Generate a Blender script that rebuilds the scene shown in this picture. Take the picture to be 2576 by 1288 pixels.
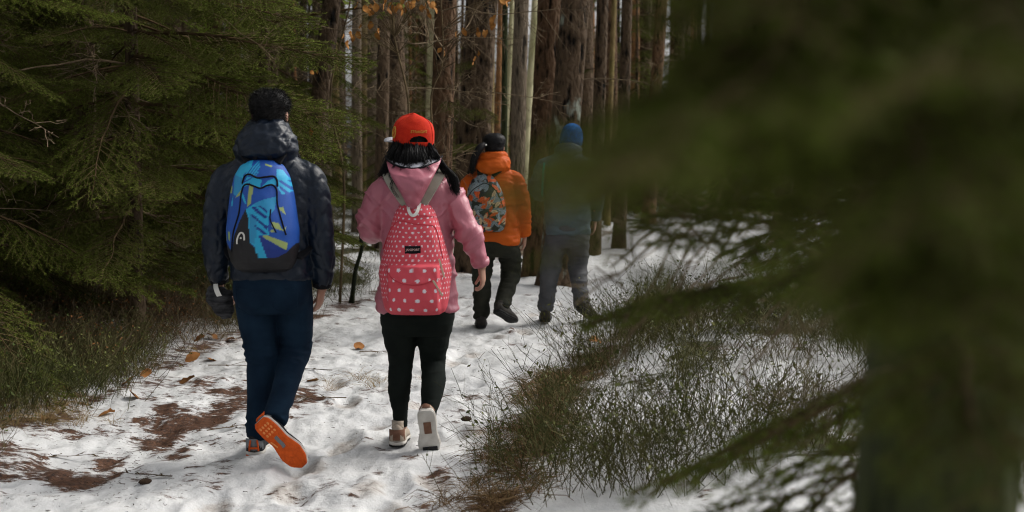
import bpy, bmesh, math, random
import numpy as np
from mathutils import Vector, Matrix, Quaternion

random.seed(7)
RNG = np.random.default_rng(11)
for o_ in list(bpy.data.objects):
    bpy.data.objects.remove(o_)
SC = bpy.context.scene
COL = SC.collection

# ------------------------------------------------------------------ camera
CAM_H = 1.47
cam_d = bpy.data.cameras.new('camera')
cam = bpy.data.objects.new('camera', cam_d)
COL.objects.link(cam)
cam.location = (0, 0, CAM_H)
cam.rotation_euler = (math.radians(90 - 4.74), 0, 0)
cam_d.sensor_width = 36
cam_d.lens = 45
cam_d.clip_start = 0.02
cam_d.clip_end = 1500
cam_d.dof.use_dof = True
cam_d.dof.focus_distance = 7.3
cam_d.dof.aperture_fstop = 2.8
SC.camera = cam
SC.render.resolution_x = 1024
SC.render.resolution_y = 512

# ------------------------------------------------------------------ sky, sun, exposure
SUN_EL, SUN_AZ = math.radians(42), math.radians(62)      # azimuth measured from +Y (view direction) towards +X
W = bpy.data.worlds.new('World')
SC.world = W
W.use_nodes = True
wn = W.node_tree
sky = wn.nodes.new('ShaderNodeTexSky')
sky.sky_type = 'NISHITA'
sky.sun_disc = False
sky.sun_elevation = SUN_EL
sky.sun_rotation = SUN_AZ
sky.air_density = 1.0
sky.dust_density = 6.0
sky.ozone_density = 0.6
bg = wn.nodes['Background']
bg.inputs[1].default_value = 0.15
hs = wn.nodes.new('ShaderNodeHueSaturation')             # overcast: nearly white sky
hs.inputs['Saturation'].default_value = 0.10
wn.links.new(sky.outputs[0], hs.inputs['Color'])
wn.links.new(hs.outputs[0], bg.inputs[0])
sd = bpy.data.lights.new('sun', 'SUN')
sd.energy = 0.9
sd.angle = math.radians(22)
sd.color = (1.0, 0.92, 0.78)
sun = bpy.data.objects.new('sun', sd)
COL.objects.link(sun)
sv = Vector((math.sin(SUN_AZ) * math.cos(SUN_EL), math.cos(SUN_AZ) * math.cos(SUN_EL), math.sin(SUN_EL)))
sun.rotation_euler = (-sv).to_track_quat('-Z', 'Y').to_euler()
sun.location = sv * 40
SC.view_settings.view_transform = 'Standard'
SC.view_settings.look = 'None'
SC.view_settings.gamma = 1
SC.view_settings.use_curve_mapping = False
SC.view_settings.exposure = 0.32
SC.render.engine = 'CYCLES'
SC.cycles.use_denoising = True
SC.cycles.max_bounces = 6
SC.cycles.diffuse_bounces = 3
SC.cycles.glossy_bounces = 2
SC.cycles.transmission_bounces = 2
SC.cycles.use_adaptive_sampling = True
SC.cycles.adaptive_threshold = 0.015
SC.cycles.filter_width = 1.1

# ------------------------------------------------------------------ helpers
FPX = 45 / 36 * 2576          # focal length in reference pixels (2576 wide)


def gx(px, y):
    return (px - 1288) * y / FPX


def tag(o, label=None, cat=None, group=None, kind=None):
    if label: o['label'] = label
    if cat: o['category'] = cat
    if group: o['group'] = group
    if kind: o['kind'] = kind
    return o


def empty(name, loc=(0, 0, 0), rz=0.0, parent=None):
    o = bpy.data.objects.new(name, None)
    o.empty_display_size = 0.1
    COL.objects.link(o)
    o.location = loc
    o.rotation_euler = (0, 0, rz)
    o.parent = parent
    return o


def obj(name, me, parent=None, loc=None, rot=None, scale=None, mat=None):
    o = bpy.data.objects.new(name, me)
    COL.objects.link(o)
    o.parent = parent
    if loc is not None: o.location = loc
    if rot is not None: o.rotation_euler = rot
    if scale is not None: o.scale = (scale,) * 3 if isinstance(scale, (int, float)) else scale
    if mat is not None and not me.materials: me.materials.append(mat)
    return o


def np_mesh(name, V, faces, mats=(), mi=None, smooth=True, attrs=None, cols=None):
    """faces: list of index arrays (n,3) or (n,4)"""
    me = bpy.data.meshes.new(name)
    V = np.asarray(V, np.float32)
    fs = [np.asarray(f, np.int32) for f in faces if len(f)]
    me.vertices.add(len(V))
    me.vertices.foreach_set('co', V.ravel())
    loops = np.concatenate([f.ravel() for f in fs])
    tot = np.concatenate([np.full(len(f), f.shape[1], np.int32) for f in fs])
    start = np.concatenate([[0], np.cumsum(tot)[:-1]]).astype(np.int32)
    me.loops.add(len(loops))
    me.loops.foreach_set('vertex_index', loops)
    me.polygons.add(len(tot))
    me.polygons.foreach_set('loop_start', start)
    me.polygons.foreach_set('loop_total', tot)
    if mi is not None:
        me.polygons.foreach_set('material_index', np.asarray(mi, np.int32))
    me.polygons.foreach_set('use_smooth', np.full(len(tot), smooth, bool))
    for k, a in (attrs or {}).items():
        at = me.attributes.new(k, 'FLOAT', 'POINT')
        at.data.foreach_set('value', np.asarray(a, np.float32))
    for k, a in (cols or {}).items():
        at = me.attributes.new(k, 'FLOAT_COLOR', 'POINT')
        a = np.asarray(a, np.float32)
        if a.shape[1] == 3: a = np.c_[a, np.ones(len(a), np.float32)]
        at.data.foreach_set('color', a.ravel())
    me.update()
    me.validate()
    for m in mats: me.materials.append(m)
    return me


class Soup:
    """collects vertices and faces of several shapes"""
    def __init__(s):
        s.V, s.T, s.Q, s.tm, s.qm, s.A, s.n = [], [], [], [], [], [], 0

    def add(s, V, T=None, Q=None, m=0, a=None):
        V = np.asarray(V, np.float32).reshape(-1, 3)
        if T is not None and len(T):
            s.T.append(np.asarray(T, np.int64) + s.n); s.tm.append(np.full(len(T), m))
        if Q is not None and len(Q):
            s.Q.append(np.asarray(Q, np.int64) + s.n); s.qm.append(np.full(len(Q), m))
        s.V.append(V)
        s.A.append(np.zeros(len(V)) if a is None else np.broadcast_to(a, (len(V),)))
        s.n += len(V)

    def data(s):
        V = np.concatenate(s.V)
        T = np.concatenate(s.T) if s.T else np.zeros((0, 3), int)
        Q = np.concatenate(s.Q) if s.Q else np.zeros((0, 4), int)
        mi = np.concatenate((s.tm or []) + (s.qm or []))
        return V, T, Q, mi, np.concatenate(s.A)

    def mesh(s, name, mats, smooth=True, attr=None):
        V, T, Q, mi, A = s.data()
        return np_mesh(name, V, [T, Q], mats, mi, smooth, {attr: A} if attr else None)

    def loft(s, rings, m=0, cap=True, a=None):
        """rings: (k,n,3) array"""
        R = np.asarray(rings, np.float32)
        k, n, _ = R.shape
        V = R.reshape(-1, 3)
        i = np.arange(k - 1)[:, None] * n
        j = np.arange(n)[None, :]
        j2 = (j + 1) % n
        Q = np.stack([i + j, i + j2, i + n + j2, i + n + j], -1).reshape(-1, 4)
        T = None
        if cap:
            V = np.concatenate([V, R[0].mean(0)[None], R[-1].mean(0)[None]])
            jj = np.arange(n)
            T = np.concatenate([np.stack([np.full(n, k * n), (jj + 1) % n, jj], -1),
                                np.stack([np.full(n, k * n + 1), (k - 1) * n + jj, (k - 1) * n + (jj + 1) % n], -1)])
        s.add(V, T, Q, m, a)

    def tube(s, pts, rad, n=8, m=0, cap=True, flat=1.0, ref=None, a=None):
        s.loft(tube_rings(pts, rad, n, flat, ref), m, cap, a)


def tube_rings(pts, rad, n=8, flat=1.0, ref=None):
    P = np.asarray(pts, float)
    k = len(P)
    r = np.broadcast_to(np.asarray(rad, float), (k,))
    T = np.gradient(P, axis=0)
    T /= np.linalg.norm(T, axis=1)[:, None] + 1e-9
    u = np.array(ref if ref is not None else ([1, 0, 0] if abs(T[0][0]) < .8 else [0, 1, 0]), float)
    th = np.linspace(0, 2 * np.pi, n, endpoint=False)
    out = []
    for i in range(k):
        u = u - T[i] * np.dot(u, T[i]); u /= np.linalg.norm(u) + 1e-9
        v = np.cross(T[i], u)
        out.append(P[i] + r[i] * (np.cos(th)[:, None] * u + flat * np.sin(th)[:, None] * v))
    return np.array(out)


def spline(pts, n):
    """Catmull-Rom through the points; works on any number of columns"""
    P = np.asarray(pts, float)
    P = np.vstack([2 * P[0] - P[1], P, 2 * P[-1] - P[-2]])
    t = np.linspace(0, len(P) - 3 - 1e-6, n)
    i = t.astype(int)
    f = (t - i)[:, None]
    a, b, c, d = P[i], P[i + 1], P[i + 2], P[i + 3]
    return .5 * (2 * b + (c - a) * f + (2 * a - 5 * b + 4 * c - d) * f ** 2 + (3 * b - a - 3 * c + d) * f ** 3)


def _h(ix, iy, iz, s):
    n = (ix.astype(np.uint64) * np.uint64(374761393) + iy.astype(np.uint64) * np.uint64(668265263)
         + iz.astype(np.uint64) * np.uint64(1274126177) + np.uint64(s * 97531 + 13))
    n &= np.uint64(0xffffffff)
    n = ((n ^ (n >> np.uint64(13))) * np.uint64(1103515245)) & np.uint64(0xffffffff)
    n = ((n ^ (n >> np.uint64(15))) * np.uint64(2246822519)) & np.uint64(0xffffffff)
    return ((n ^ (n >> np.uint64(16))) & np.uint64(0xffff)).astype(np.float64) / 65535.


def vnoise(x, y, z=0, s=0):
    x, y, z = np.broadcast_arrays(np.asarray(x, float) + 5000, np.asarray(y, float) + 5000, np.asarray(z, float) + 5000)
    ix, iy, iz = np.floor(x).astype(np.int64), np.floor(y).astype(np.int64), np.floor(z).astype(np.int64)
    fx, fy, fz = x - ix, y - iy, z - iz
    fx, fy, fz = [f * f * f * (f * (f * 6 - 15) + 10) for f in (fx, fy, fz)]
    r = 0
    for dx in (0, 1):
        for dy in (0, 1):
            for dz in (0, 1):
                r = r + _h(ix + dx, iy + dy, iz + dz, s) * (fx if dx else 1 - fx) * (fy if dy else 1 - fy) * (fz if dz else 1 - fz)
    return r * 2 - 1


def fbm(x, y, z=0, o=4, s=0):
    r, a, f = 0, .5, 1
    for k in range(o):
        r = r + a * vnoise(np.asarray(x) * f, np.asarray(y) * f, np.asarray(z) * f, s + k)
        a *= .5; f *= 2.03
    return r


def sstep(a, b, x):
    t = np.clip((np.asarray(x, float) - a) / (b - a), 0, 1)
    return t * t * (3 - 2 * t)


# ------------------------------------------------------------------ materials
def material(name, col, rough=.8, col2=None, nscale=8, bump=0, bscale=60, stretch=(1, 1, 1), rnd=0.0,
             spec=.10, sheen=0, detail=5, lo=.35, hi=.65, metallic=0):
    m = bpy.data.materials.new(name)
    m.use_nodes = True
    nt = m.node_tree
    b = nt.nodes['Principled BSDF']
    b.inputs['Roughness'].default_value = rough
    b.inputs['Specular IOR Level'].default_value = spec
    b.inputs['Metallic'].default_value = metallic
    if sheen:
        b.inputs['Sheen Weight'].default_value = sheen
    tc = nt.nodes.new('ShaderNodeTexCoord')
    mp = nt.nodes.new('ShaderNodeMapping')
    mp.inputs['Scale'].default_value = stretch
    nt.links.new(tc.outputs['Object'], mp.inputs[0])
    out = None
    if col2 is not None:
        nz = nt.nodes.new('ShaderNodeTexNoise')
        nz.inputs['Scale'].default_value = nscale
        nz.inputs['Detail'].default_value = detail
        nt.links.new(mp.outputs[0], nz.inputs[0])
        rp = nt.nodes.new('ShaderNodeValToRGB')
        rp.color_ramp.elements[0].position = lo
        rp.color_ramp.elements[1].position = hi
        rp.color_ramp.elements[0].color = (*col, 1)
        rp.color_ramp.elements[1].color = (*col2, 1)
        nt.links.new(nz.outputs[0], rp.inputs[0])
        out = rp.outputs[0]
    if rnd:
        oi = nt.nodes.new('ShaderNodeObjectInfo')
        mr = nt.nodes.new('ShaderNodeMapRange')
        mr.inputs[3].default_value = 1 - rnd
        mr.inputs[4].default_value = 1 + rnd
        nt.links.new(oi.outputs['Random'], mr.inputs[0])
        hv = nt.nodes.new('ShaderNodeHueSaturation')
        if out: nt.links.new(out, hv.inputs['Color'])
        else: hv.inputs['Color'].default_value = (*col, 1)
        nt.links.new(mr.outputs[0], hv.inputs['Value'])
        out = hv.outputs[0]
    if out: nt.links.new(out, b.inputs['Base Color'])
    else: b.inputs['Base Color'].default_value = (*col, 1)
    if bump:
        n2 = nt.nodes.new('ShaderNodeTexNoise')
        n2.inputs['Scale'].default_value = bscale
        n2.inputs['Detail'].default_value = 4
        nt.links.new(mp.outputs[0], n2.inputs[0])
        bp = nt.nodes.new('ShaderNodeBump')
        bp.inputs['Strength'].default_value = bump
        bp.inputs['Distance'].default_value = .02
        nt.links.new(n2.outputs[0], bp.inputs['Height'])
        nt.links.new(bp.outputs[0], b.inputs['Normal'])
    return m


def attr_material(name, attr, rough=.7, bump=0, bscale=300, spec=.3, sheen=0):
    m = material(name, (1, 1, 1), rough, None, bump=bump, bscale=bscale, spec=spec, sheen=sheen)
    nt = m.node_tree
    a = nt.nodes.new('ShaderNodeAttribute')
    a.attribute_name = attr
    nt.links.new(a.outputs['Color'], nt.nodes['Principled BSDF'].inputs['Base Color'])
    return m


def needle_material(name, old, young, rnd=.40):
    """needles: older inner growth to young tip by the 'age' attribute of the shoot"""
    m = material(name, old, .75, None, rnd=0, spec=.06)
    nt = m.node_tree
    b = nt.nodes['Principled BSDF']
    a = nt.nodes.new('ShaderNodeAttribute'); a.attribute_name = 'age'
    mx = nt.nodes.new('ShaderNodeMix'); mx.data_type = 'RGBA'
    mx.inputs[6].default_value = (*old, 1); mx.inputs[7].default_value = (*young, 1)
    nt.links.new(a.outputs['Fac'], mx.inputs[0])
    oi = nt.nodes.new('ShaderNodeObjectInfo')
    mr = nt.nodes.new('ShaderNodeMapRange')
    mr.inputs[3].default_value = 1 - rnd; mr.inputs[4].default_value = 1 + rnd
    nt.links.new(oi.outputs['Random'], mr.inputs[0])
    hv = nt.nodes.new('ShaderNodeHueSaturation')
    nt.links.new(mx.outputs[2], hv.inputs['Color'])
    nt.links.new(mr.outputs[0], hv.inputs['Value'])
    nt.links.new(hv.outputs[0], b.inputs['Base Color'])
    return m


def bark_material(name, dark, light, lichen=None, vs=(15, 15, 8), moss=None, bump=.9):
    m = bpy.data.materials.new(name)
    m.use_nodes = True
    nt = m.node_tree
    L = nt.links.new
    b = nt.nodes['Principled BSDF']
    b.inputs['Roughness'].default_value = .9
    b.inputs['Specular IOR Level'].default_value = .15
    tc = nt.nodes.new('ShaderNodeTexCoord')
    mp = nt.nodes.new('ShaderNodeMapping'); mp.inputs['Scale'].default_value = vs
    L(tc.outputs['Object'], mp.inputs[0])
    nz = nt.nodes.new('ShaderNodeTexNoise'); nz.inputs['Scale'].default_value = 1.2; nz.inputs['Detail'].default_value = 6
    L(mp.outputs[0], nz.inputs[0])
    mixv = nt.nodes.new('ShaderNodeMix'); mixv.data_type = 'VECTOR'; mixv.inputs[0].default_value = .35
    L(mp.outputs[0], mixv.inputs[4]); L(nz.outputs['Color'], mixv.inputs[5])
    vo = nt.nodes.new('ShaderNodeTexVoronoi'); vo.feature = 'DISTANCE_TO_EDGE'; vo.inputs['Scale'].default_value = 1.5
    L(mixv.outputs[1], vo.inputs[0])
    at = nt.nodes.new('ShaderNodeAttribute'); at.attribute_name = 'ridge'
    ad = nt.nodes.new('ShaderNodeMath'); ad.operation = 'MULTIPLY_ADD'
    L(at.outputs['Fac'], ad.inputs[0]); ad.inputs[1].default_value = .75
    L(nz.outputs[0], ad.inputs[2])
    rp = nt.nodes.new('ShaderNodeValToRGB')
    rp.color_ramp.elements[0].position = .62; rp.color_ramp.elements[0].color = (*dark, 1)
    rp.color_ramp.elements[1].position = 1.0; rp.color_ramp.elements[1].color = (*light, 1)
    L(ad.outputs[0], rp.inputs[0])
    out = rp.outputs[0]
    for c, sc, lo, hi, mpv in ((lichen, 5.0, .60, .68, (1, 1, .6)), (moss, 2.2, .5, .68, (1, 1, .35))):
        if c is None: continue
        m2 = nt.nodes.new('ShaderNodeMapping'); m2.inputs['Scale'].default_value = mpv
        L(tc.outputs['Object'], m2.inputs[0])
        n2 = nt.nodes.new('ShaderNodeTexNoise'); n2.inputs['Scale'].default_value = sc; n2.inputs['Detail'].default_value = 7
        L(m2.outputs[0], n2.inputs[0])
        r2 = nt.nodes.new('ShaderNodeMapRange'); r2.inputs[1].default_value = lo; r2.inputs[2].default_value = hi
        L(n2.outputs[0], r2.inputs[0])
        mx = nt.nodes.new('ShaderNodeMix'); mx.data_type = 'RGBA'
        L(r2.outputs[0], mx.inputs[0]); L(out, mx.inputs[6]); mx.inputs[7].default_value = (*c, 1)
        out = mx.outputs[2]
    oi = nt.nodes.new('ShaderNodeObjectInfo')
    mr = nt.nodes.new('ShaderNodeMapRange'); mr.inputs[3].default_value = .7; mr.inputs[4].default_value = 1.3
    L(oi.outputs['Random'], mr.inputs[0])
    hv = nt.nodes.new('ShaderNodeHueSaturation'); L(out, hv.inputs['Color']); L(mr.outputs[0], hv.inputs['Value'])
    L(hv.outputs[0], b.inputs['Base Color'])
    bp = nt.nodes.new('ShaderNodeBump'); bp.inputs['Strength'].default_value = bump; bp.inputs['Distance'].default_value = .05
    L(vo.outputs['Distance'], bp.inputs['Height']); L(bp.outputs[0], b.inputs['Normal'])
    return m


M = {}
M['needle'] = needle_material('spruce needles', (.058, .076, .011), (.130, .165, .026))
M['needle_near'] = needle_material('near spruce needles', (.052, .068, .010), (.105, .135, .020), .2)
M['wood'] = material('twig bark', (.045, .030, .016), .95, (.10, .068, .036), 14, rnd=.3, spec=.05)
M['deadwood'] = material('dead twig', (.10, .072, .045), .9, (.22, .165, .105), 10, rnd=.4)
M['bark_dark'] = bark_material('dark spruce bark', (.006, .005, .004), (.095, .064, .040))
M['bark_red'] = bark_material('red brown bark', (.007, .005, .003), (.125, .072, .040))
M['bark_lichen'] = bark_material('lichened bark', (.006, .005, .004), (.095, .064, .040), lichen=(.26, .28, .23))
M['bark_grey'] = bark_material('grey brown bark', (.030, .024, .018), (.20, .155, .110), vs=(34, 34, 7))
M['bark_pine'] = bark_material('orange pine bark', (.07, .035, .016), (.30, .15, .065), vs=(24, 24, 6))
M['bark_pale'] = bark_material('pale beech bark', (.34, .31, .18), (.66, .61, .38), moss=(.20, .21, .07), vs=(10, 10, 4), bump=.2)
M['bark_tan'] = bark_material('tan young bark', (.10, .070, .030), (.26, .19, .085), moss=(.17, .16, .04), vs=(30, 30, 6), bump=.4)
M['bark_moss'] = bark_material('mossy trunk bark', (.014, .018, .008), (.05, .06, .022), vs=(30, 30, 6), bump=.4)
M['leaf_orange'] = material('withered orange leaf', (.30, .12, .030), .7, (.42, .20, .055), 30, rnd=.35)
M['leaf_brown'] = material('brown fallen leaf', (.20, .085, .030), .7, (.33, .15, .05), 30, rnd=.4)
M['cone'] = material('pine cone scales', (.03, .02, .014), .9, (.07, .045, .03), 40)

# ------------------------------------------------------------------ ground
YL = [-20, 5, 6.3, 8.1, 10, 11.5, 14.65, 17.5, 21, 26, 32, 40, 60]
XLv = [-2.7, -2.6, -2.5, -2.42, -2.14, -1.6, -.65, .1, 1.2, 3.3, 7, 13, 30]
YR = [-20, 0, 5.2, 6, 7.6, 8.7, 10.2, 12.7, 15, 17.3, 21, 26, 32, 40, 60]
XRv = [-.8, -.6, -.2, -.05, .15, .44, .86, 1.45, 2.7, 4.1, 6.6, 10.5, 16, 24, 44]
FOOT = [(-1.0, 5.55), (-1.25, 5.25), (-.95, 5.9), (-.62, 5.45), (-.85, 6.35), (-.72, 6.75), (-.55, 7.3), (-.72, 7.8), (-.55, 8.3), (-.35, 5.6),
        (-.5, 5.1), (-1.1, 4.95), (-.3, 9.2), (-.12, 10.1), (0.1, 10.45), (.35, 10.3), (-.4, 8.9), (-.95, 7.4), (-1.12, 8.0), (-.2, 6.5), (.05, 8.3), (.2, 11.6), (.5, 12.3)]


def path_d(x, y):
    return np.interp(y, YL, XLv) - x, x - np.interp(y, YR, XRv)


def ground_h(x, y, fine=False):
    x = np.asarray(x, float); y = np.asarray(y, float)
    dl, dr = path_d(x, y)
    h = .13 * sstep(-.2, 1.6, dl) + .20 * sstep(-.25, 1.5, dr) + .035 * fbm(x * .9, y * .6, 0, 3, 3) + .25 * sstep(20, 60, y) * fbm(x * .08, y * .08, 0, 2, 5)
    h = h + .07 * fbm(x * .5, y * .5, 0, 2, 9) * sstep(.2, 1.5, np.maximum(dl, dr))
    h = h - .10 * np.exp(-(((x + 1.95) / .42) ** 2 + ((y - 6.35) / .75) ** 2))
    if fine:
        onp = sstep(.35, -.15, np.maximum(dl, dr))
        h = h + .036 * fbm(x * 4.2, y * 2.6, 0, 4, 20) * (.5 + .5 * onp) + .011 * vnoise(x * 14, y * 8, 0, 31) * onp
        r = np.random.default_rng(3)
        for (fx, fy) in FOOT:
            fx += r.normal(0, .03); fy += r.normal(0, .05); a = r.normal(0, .25)
            u = (x - fx) * math.cos(a) + (y - fy) * math.sin(a); v = -(x - fx) * math.sin(a) + (y - fy) * math.cos(a)
            q = (u / .062) ** 2 + (v / .155) ** 2
            h = h - .036 * np.exp(-q ** 1.2) + .008 * np.exp(-(np.sqrt(q) - 1.5) ** 2 / .1)
    return h


def build_ground():
    u = np.concatenate([-np.geomspace(7, 1.04, 34), np.linspace(-1, 1, 430), np.geomspace(1.04, 7, 34)])
    yy = np.concatenate([np.linspace(-30, 4.2, 40), np.geomspace(4.3, 13, 430), np.geomspace(13.15, 240, 150)])
    Y, U = np.meshgrid(yy, u, indexing='ij')
    X = U * (np.maximum(Y, 4.2) * .43 + .25)
    x, y = X.ravel(), Y.ravel()
    z = ground_h(x, y, True)
    dl, dr = path_d(x, y)
    n1 = fbm(x * 1.6, y * 1.1, 0, 4, 40)
    n2 = fbm(x * 6, y * 4, 0, 4, 50)
    # bare soil and needle litter showing through thin snow
    ell = lambda cx, cy, rx, ry: np.exp(-(((x - cx) / rx) ** 2 + ((y - cy) / ry) ** 2))
    lit = 1.15 * ell(-2.0, 5.85, .33, .38) + 1.1 * ell(-1.9, 6.7, .40, .5) + .7 * ell(-1.75, 7.6, .5, .5) + .55 * ell(-1.5, 7.3, .5, .3) \
        + .9 * ell(-2.75, 5.0, .4, .25) + .5 * ell(-1.05, 7.9, .35, .3)
    lit = lit + 1.0 * n2 + .5 * n1 - .10
    lit = np.maximum(lit, .95 * np.exp(-((dr - .12) / .17) ** 2) + .55 * n2 + .3 * vnoise(x * 2, y * 1.6, 0, 8) - .12)
    lit = np.maximum(lit, .75 * np.exp(-((dl - .1) / .3) ** 2) + .55 * n2 - .15)
    moss = sstep(.0, .9, dl) * (.62 + 1.7 * n1) * sstep(60, 10, y) + sstep(.05, .7, dr) * (.10 + 1.3 * n1)
    moss = np.maximum(moss, sstep(24, 34, y) * (1 + n1) * sstep(-.4, .6, np.maximum(dl, dr)))
    damp = np.zeros_like(x)
    for (fx, fy) in FOOT:
        damp = np.maximum(damp, np.exp(-(((x - fx) / .09) ** 2 + ((y - fy) / .17) ** 2) ** 1.5))
    damp = damp + .35 * sstep(.1, .5, fbm(x * 3, y * 1.8, 0, 4, 61)) * sstep(.3, -.2, np.maximum(dl, dr))
    k, n = X.shape
    i = np.arange(k - 1)[:, None] * n; j = np.arange(n - 1)[None]
    Q = np.stack([i + j, i + j + 1, i + n + j + 1, i + n + j], -1).reshape(-1, 4)
    m = bpy.data.materials.new('snow over forest floor'); m.use_nodes = True
    nt = m.node_tree; L = nt.links.new; b = nt.nodes['Principled BSDF']
    tc = nt.nodes.new('ShaderNodeTexCoord')

    def noise(sc, det=5, rough=.6, st=(1, 1, 1)):
        mp = nt.nodes.new('ShaderNodeMapping'); mp.inputs['Scale'].default_value = st
        L(tc.outputs['Object'], mp.inputs[0])
        a = nt.nodes.new('ShaderNodeTexNoise'); a.inputs['Scale'].default_value = sc; a.inputs['Detail'].default_value = det
        a.inputs['Roughness'].default_value = rough
        L(mp.outputs[0], a.inputs[0]); return a.outputs[0]

    def ramp(src, p0, c0, p1, c1):
        r = nt.nodes.new('ShaderNodeValToRGB'); e = r.color_ramp.elements
        e[0].position, e[1].position = p0, p1; e[0].color, e[1].color = (*c0, 1), (*c1, 1)
        L(src, r.inputs[0]); return r.outputs[0]

    def mix(f, a, c):
        x_ = nt.nodes.new('ShaderNodeMix'); x_.data_type = 'RGBA'
        L(f, x_.inputs[0]); L(a, x_.inputs[6]); L(c, x_.inputs[7]); return x_.outputs[2]

    def fac(attr, nsrc, amp, lo, hi):
        a = nt.nodes.new('ShaderNodeAttribute'); a.attribute_name = attr
        q = nt.nodes.new('ShaderNodeMath'); q.operation = 'MULTIPLY_ADD'
        L(nsrc, q.inputs[0]); q.inputs[1].default_value = amp; L(a.outputs['Fac'], q.inputs[2])
        r = nt.nodes.new('ShaderNodeMapRange'); r.interpolation_type = 'SMOOTHSTEP'
        r.inputs[1].default_value = lo; r.inputs[2].default_value = hi
        L(q.outputs[0], r.inputs[0]); return r.outputs[0]
    snow = ramp(noise(3, 6), .3, (.46, .465, .475), .7, (.67, .67, .665))
    # needles and crumbs frozen into the snow
    crumbs = ramp(noise(70, 3, .7, (1, .45, 1)), .70, (1, 1, 1), .80, (.34, .26, .20))
    mc = nt.nodes.new('ShaderNodeMix'); mc.data_type = 'RGBA'; mc.blend_type = 'MULTIPLY'; mc.inputs[0].default_value = .75
    L(snow, mc.inputs[6]); L(crumbs, mc.inputs[7])
    wet = ramp(noise(20, 4), .35, (.33, .30, .275), .7, (.56, .54, .52))
    soil = ramp(noise(45, 6, .75, (1, .6, 1)), .36, (.018, .009, .006), .68, (.135, .062, .033))
    green = ramp(noise(30, 6, .7), .35, (.022, .022, .010), .7, (.085, .085, .030))
    nn = noise(22, 7, .8, (.42, 1.0, 1))
    c = mix(fac('damp', nn, 1.5, 1.08, 1.7), mc.outputs[2], wet)
    c = mix(fac('moss', nn, 1.6, 1.2, 1.5), c, green)
    c = mix(fac('litter', nn, 3.2, 2.0, 2.3), c, soil)
    L(c, b.inputs['Base Color'])
    b.inputs['Roughness'].default_value = .75
    b.inputs['Specular IOR Level'].default_value = .25
    bp = nt.nodes.new('ShaderNodeBump'); bp.inputs['Strength'].default_value = .55; bp.inputs['Distance'].default_value = .02
    L(noise(32, 6, .65, (1, .7, 1)), bp.inputs['Height']); L(bp.outputs[0], b.inputs['Normal'])
    me = np_mesh('ground', np.c_[x, y, z], [Q], [m], None, True, {'litter': lit, 'moss': moss, 'damp': damp})
    tag(obj('ground', me), kind='structure')


build_ground()


def gz(x, y):
    return float(ground_h(x, y))


# ------------------------------------------------------------------ trees: meshes
def shoots_to_mesh(name, shoots, mats, nd, nw, nl, seed, wood_n=4, mesh=True):
    """shoots: list of (polyline (k,3), r0, r1, needle_start 0..1 or None, weight)"""
    r = np.random.default_rng(seed)
    s = Soup()
    P, T, A = [], [], []
    for (pl, r0, r1, ns) in shoots:
        pl = np.asarray(pl, float)
        L = np.linalg.norm(np.diff(pl, axis=0), axis=1).sum()
        if r0 > .0016:
            s.tube(pl, np.linspace(r0, r1, len(pl)), wood_n if r0 > .004 else 3, 0, False)
        if ns is None: continue
        n = max(3, int(L * (1 - ns) * nd))
        t = ns + (1 - ns) * r.random(n)
        f = t * (len(pl) - 1); i = np.minimum(f.astype(int), len(pl) - 2); f = (f - i)[:, None]
        P.append(pl[i] * (1 - f) + pl[i + 1] * f)
        d = pl[i + 1] - pl[i]; T.append(d / (np.linalg.norm(d, axis=1)[:, None] + 1e-9)); A.append(t * .7 + .3 * r.random(n))
    if P:
        P, T, A = np.concatenate(P), np.concatenate(T), np.concatenate(A)
        n = len(P)
        B = np.cross(T, [0, 0, 1.]); B /= np.linalg.norm(B, axis=1)[:, None] + 1e-6
        N = np.cross(B, T)
        ph = r.random(n)[:, None] * 2 * np.pi
        d = T * (.5 + .25 * r.random((n, 1))) + (B * np.cos(ph) + N * np.sin(ph) * .65 + N * .12) * .8
        d /= np.linalg.norm(d, axis=1)[:, None]
        sd_ = np.cross(d, r.normal(size=(n, 3))); sd_ /= np.linalg.norm(sd_, axis=1)[:, None] + 1e-9
        ln = nl * (.7 + .5 * r.random((n, 1)))
        V = np.stack([P - sd_ * nw / 2, P + sd_ * nw / 2, P + d * ln], 1).reshape(-1, 3)
        s.add(V, np.arange(3 * n).reshape(-1, 3), None, 1, np.repeat(A, 3))
    return s.mesh(name, mats, False, 'age')


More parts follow.
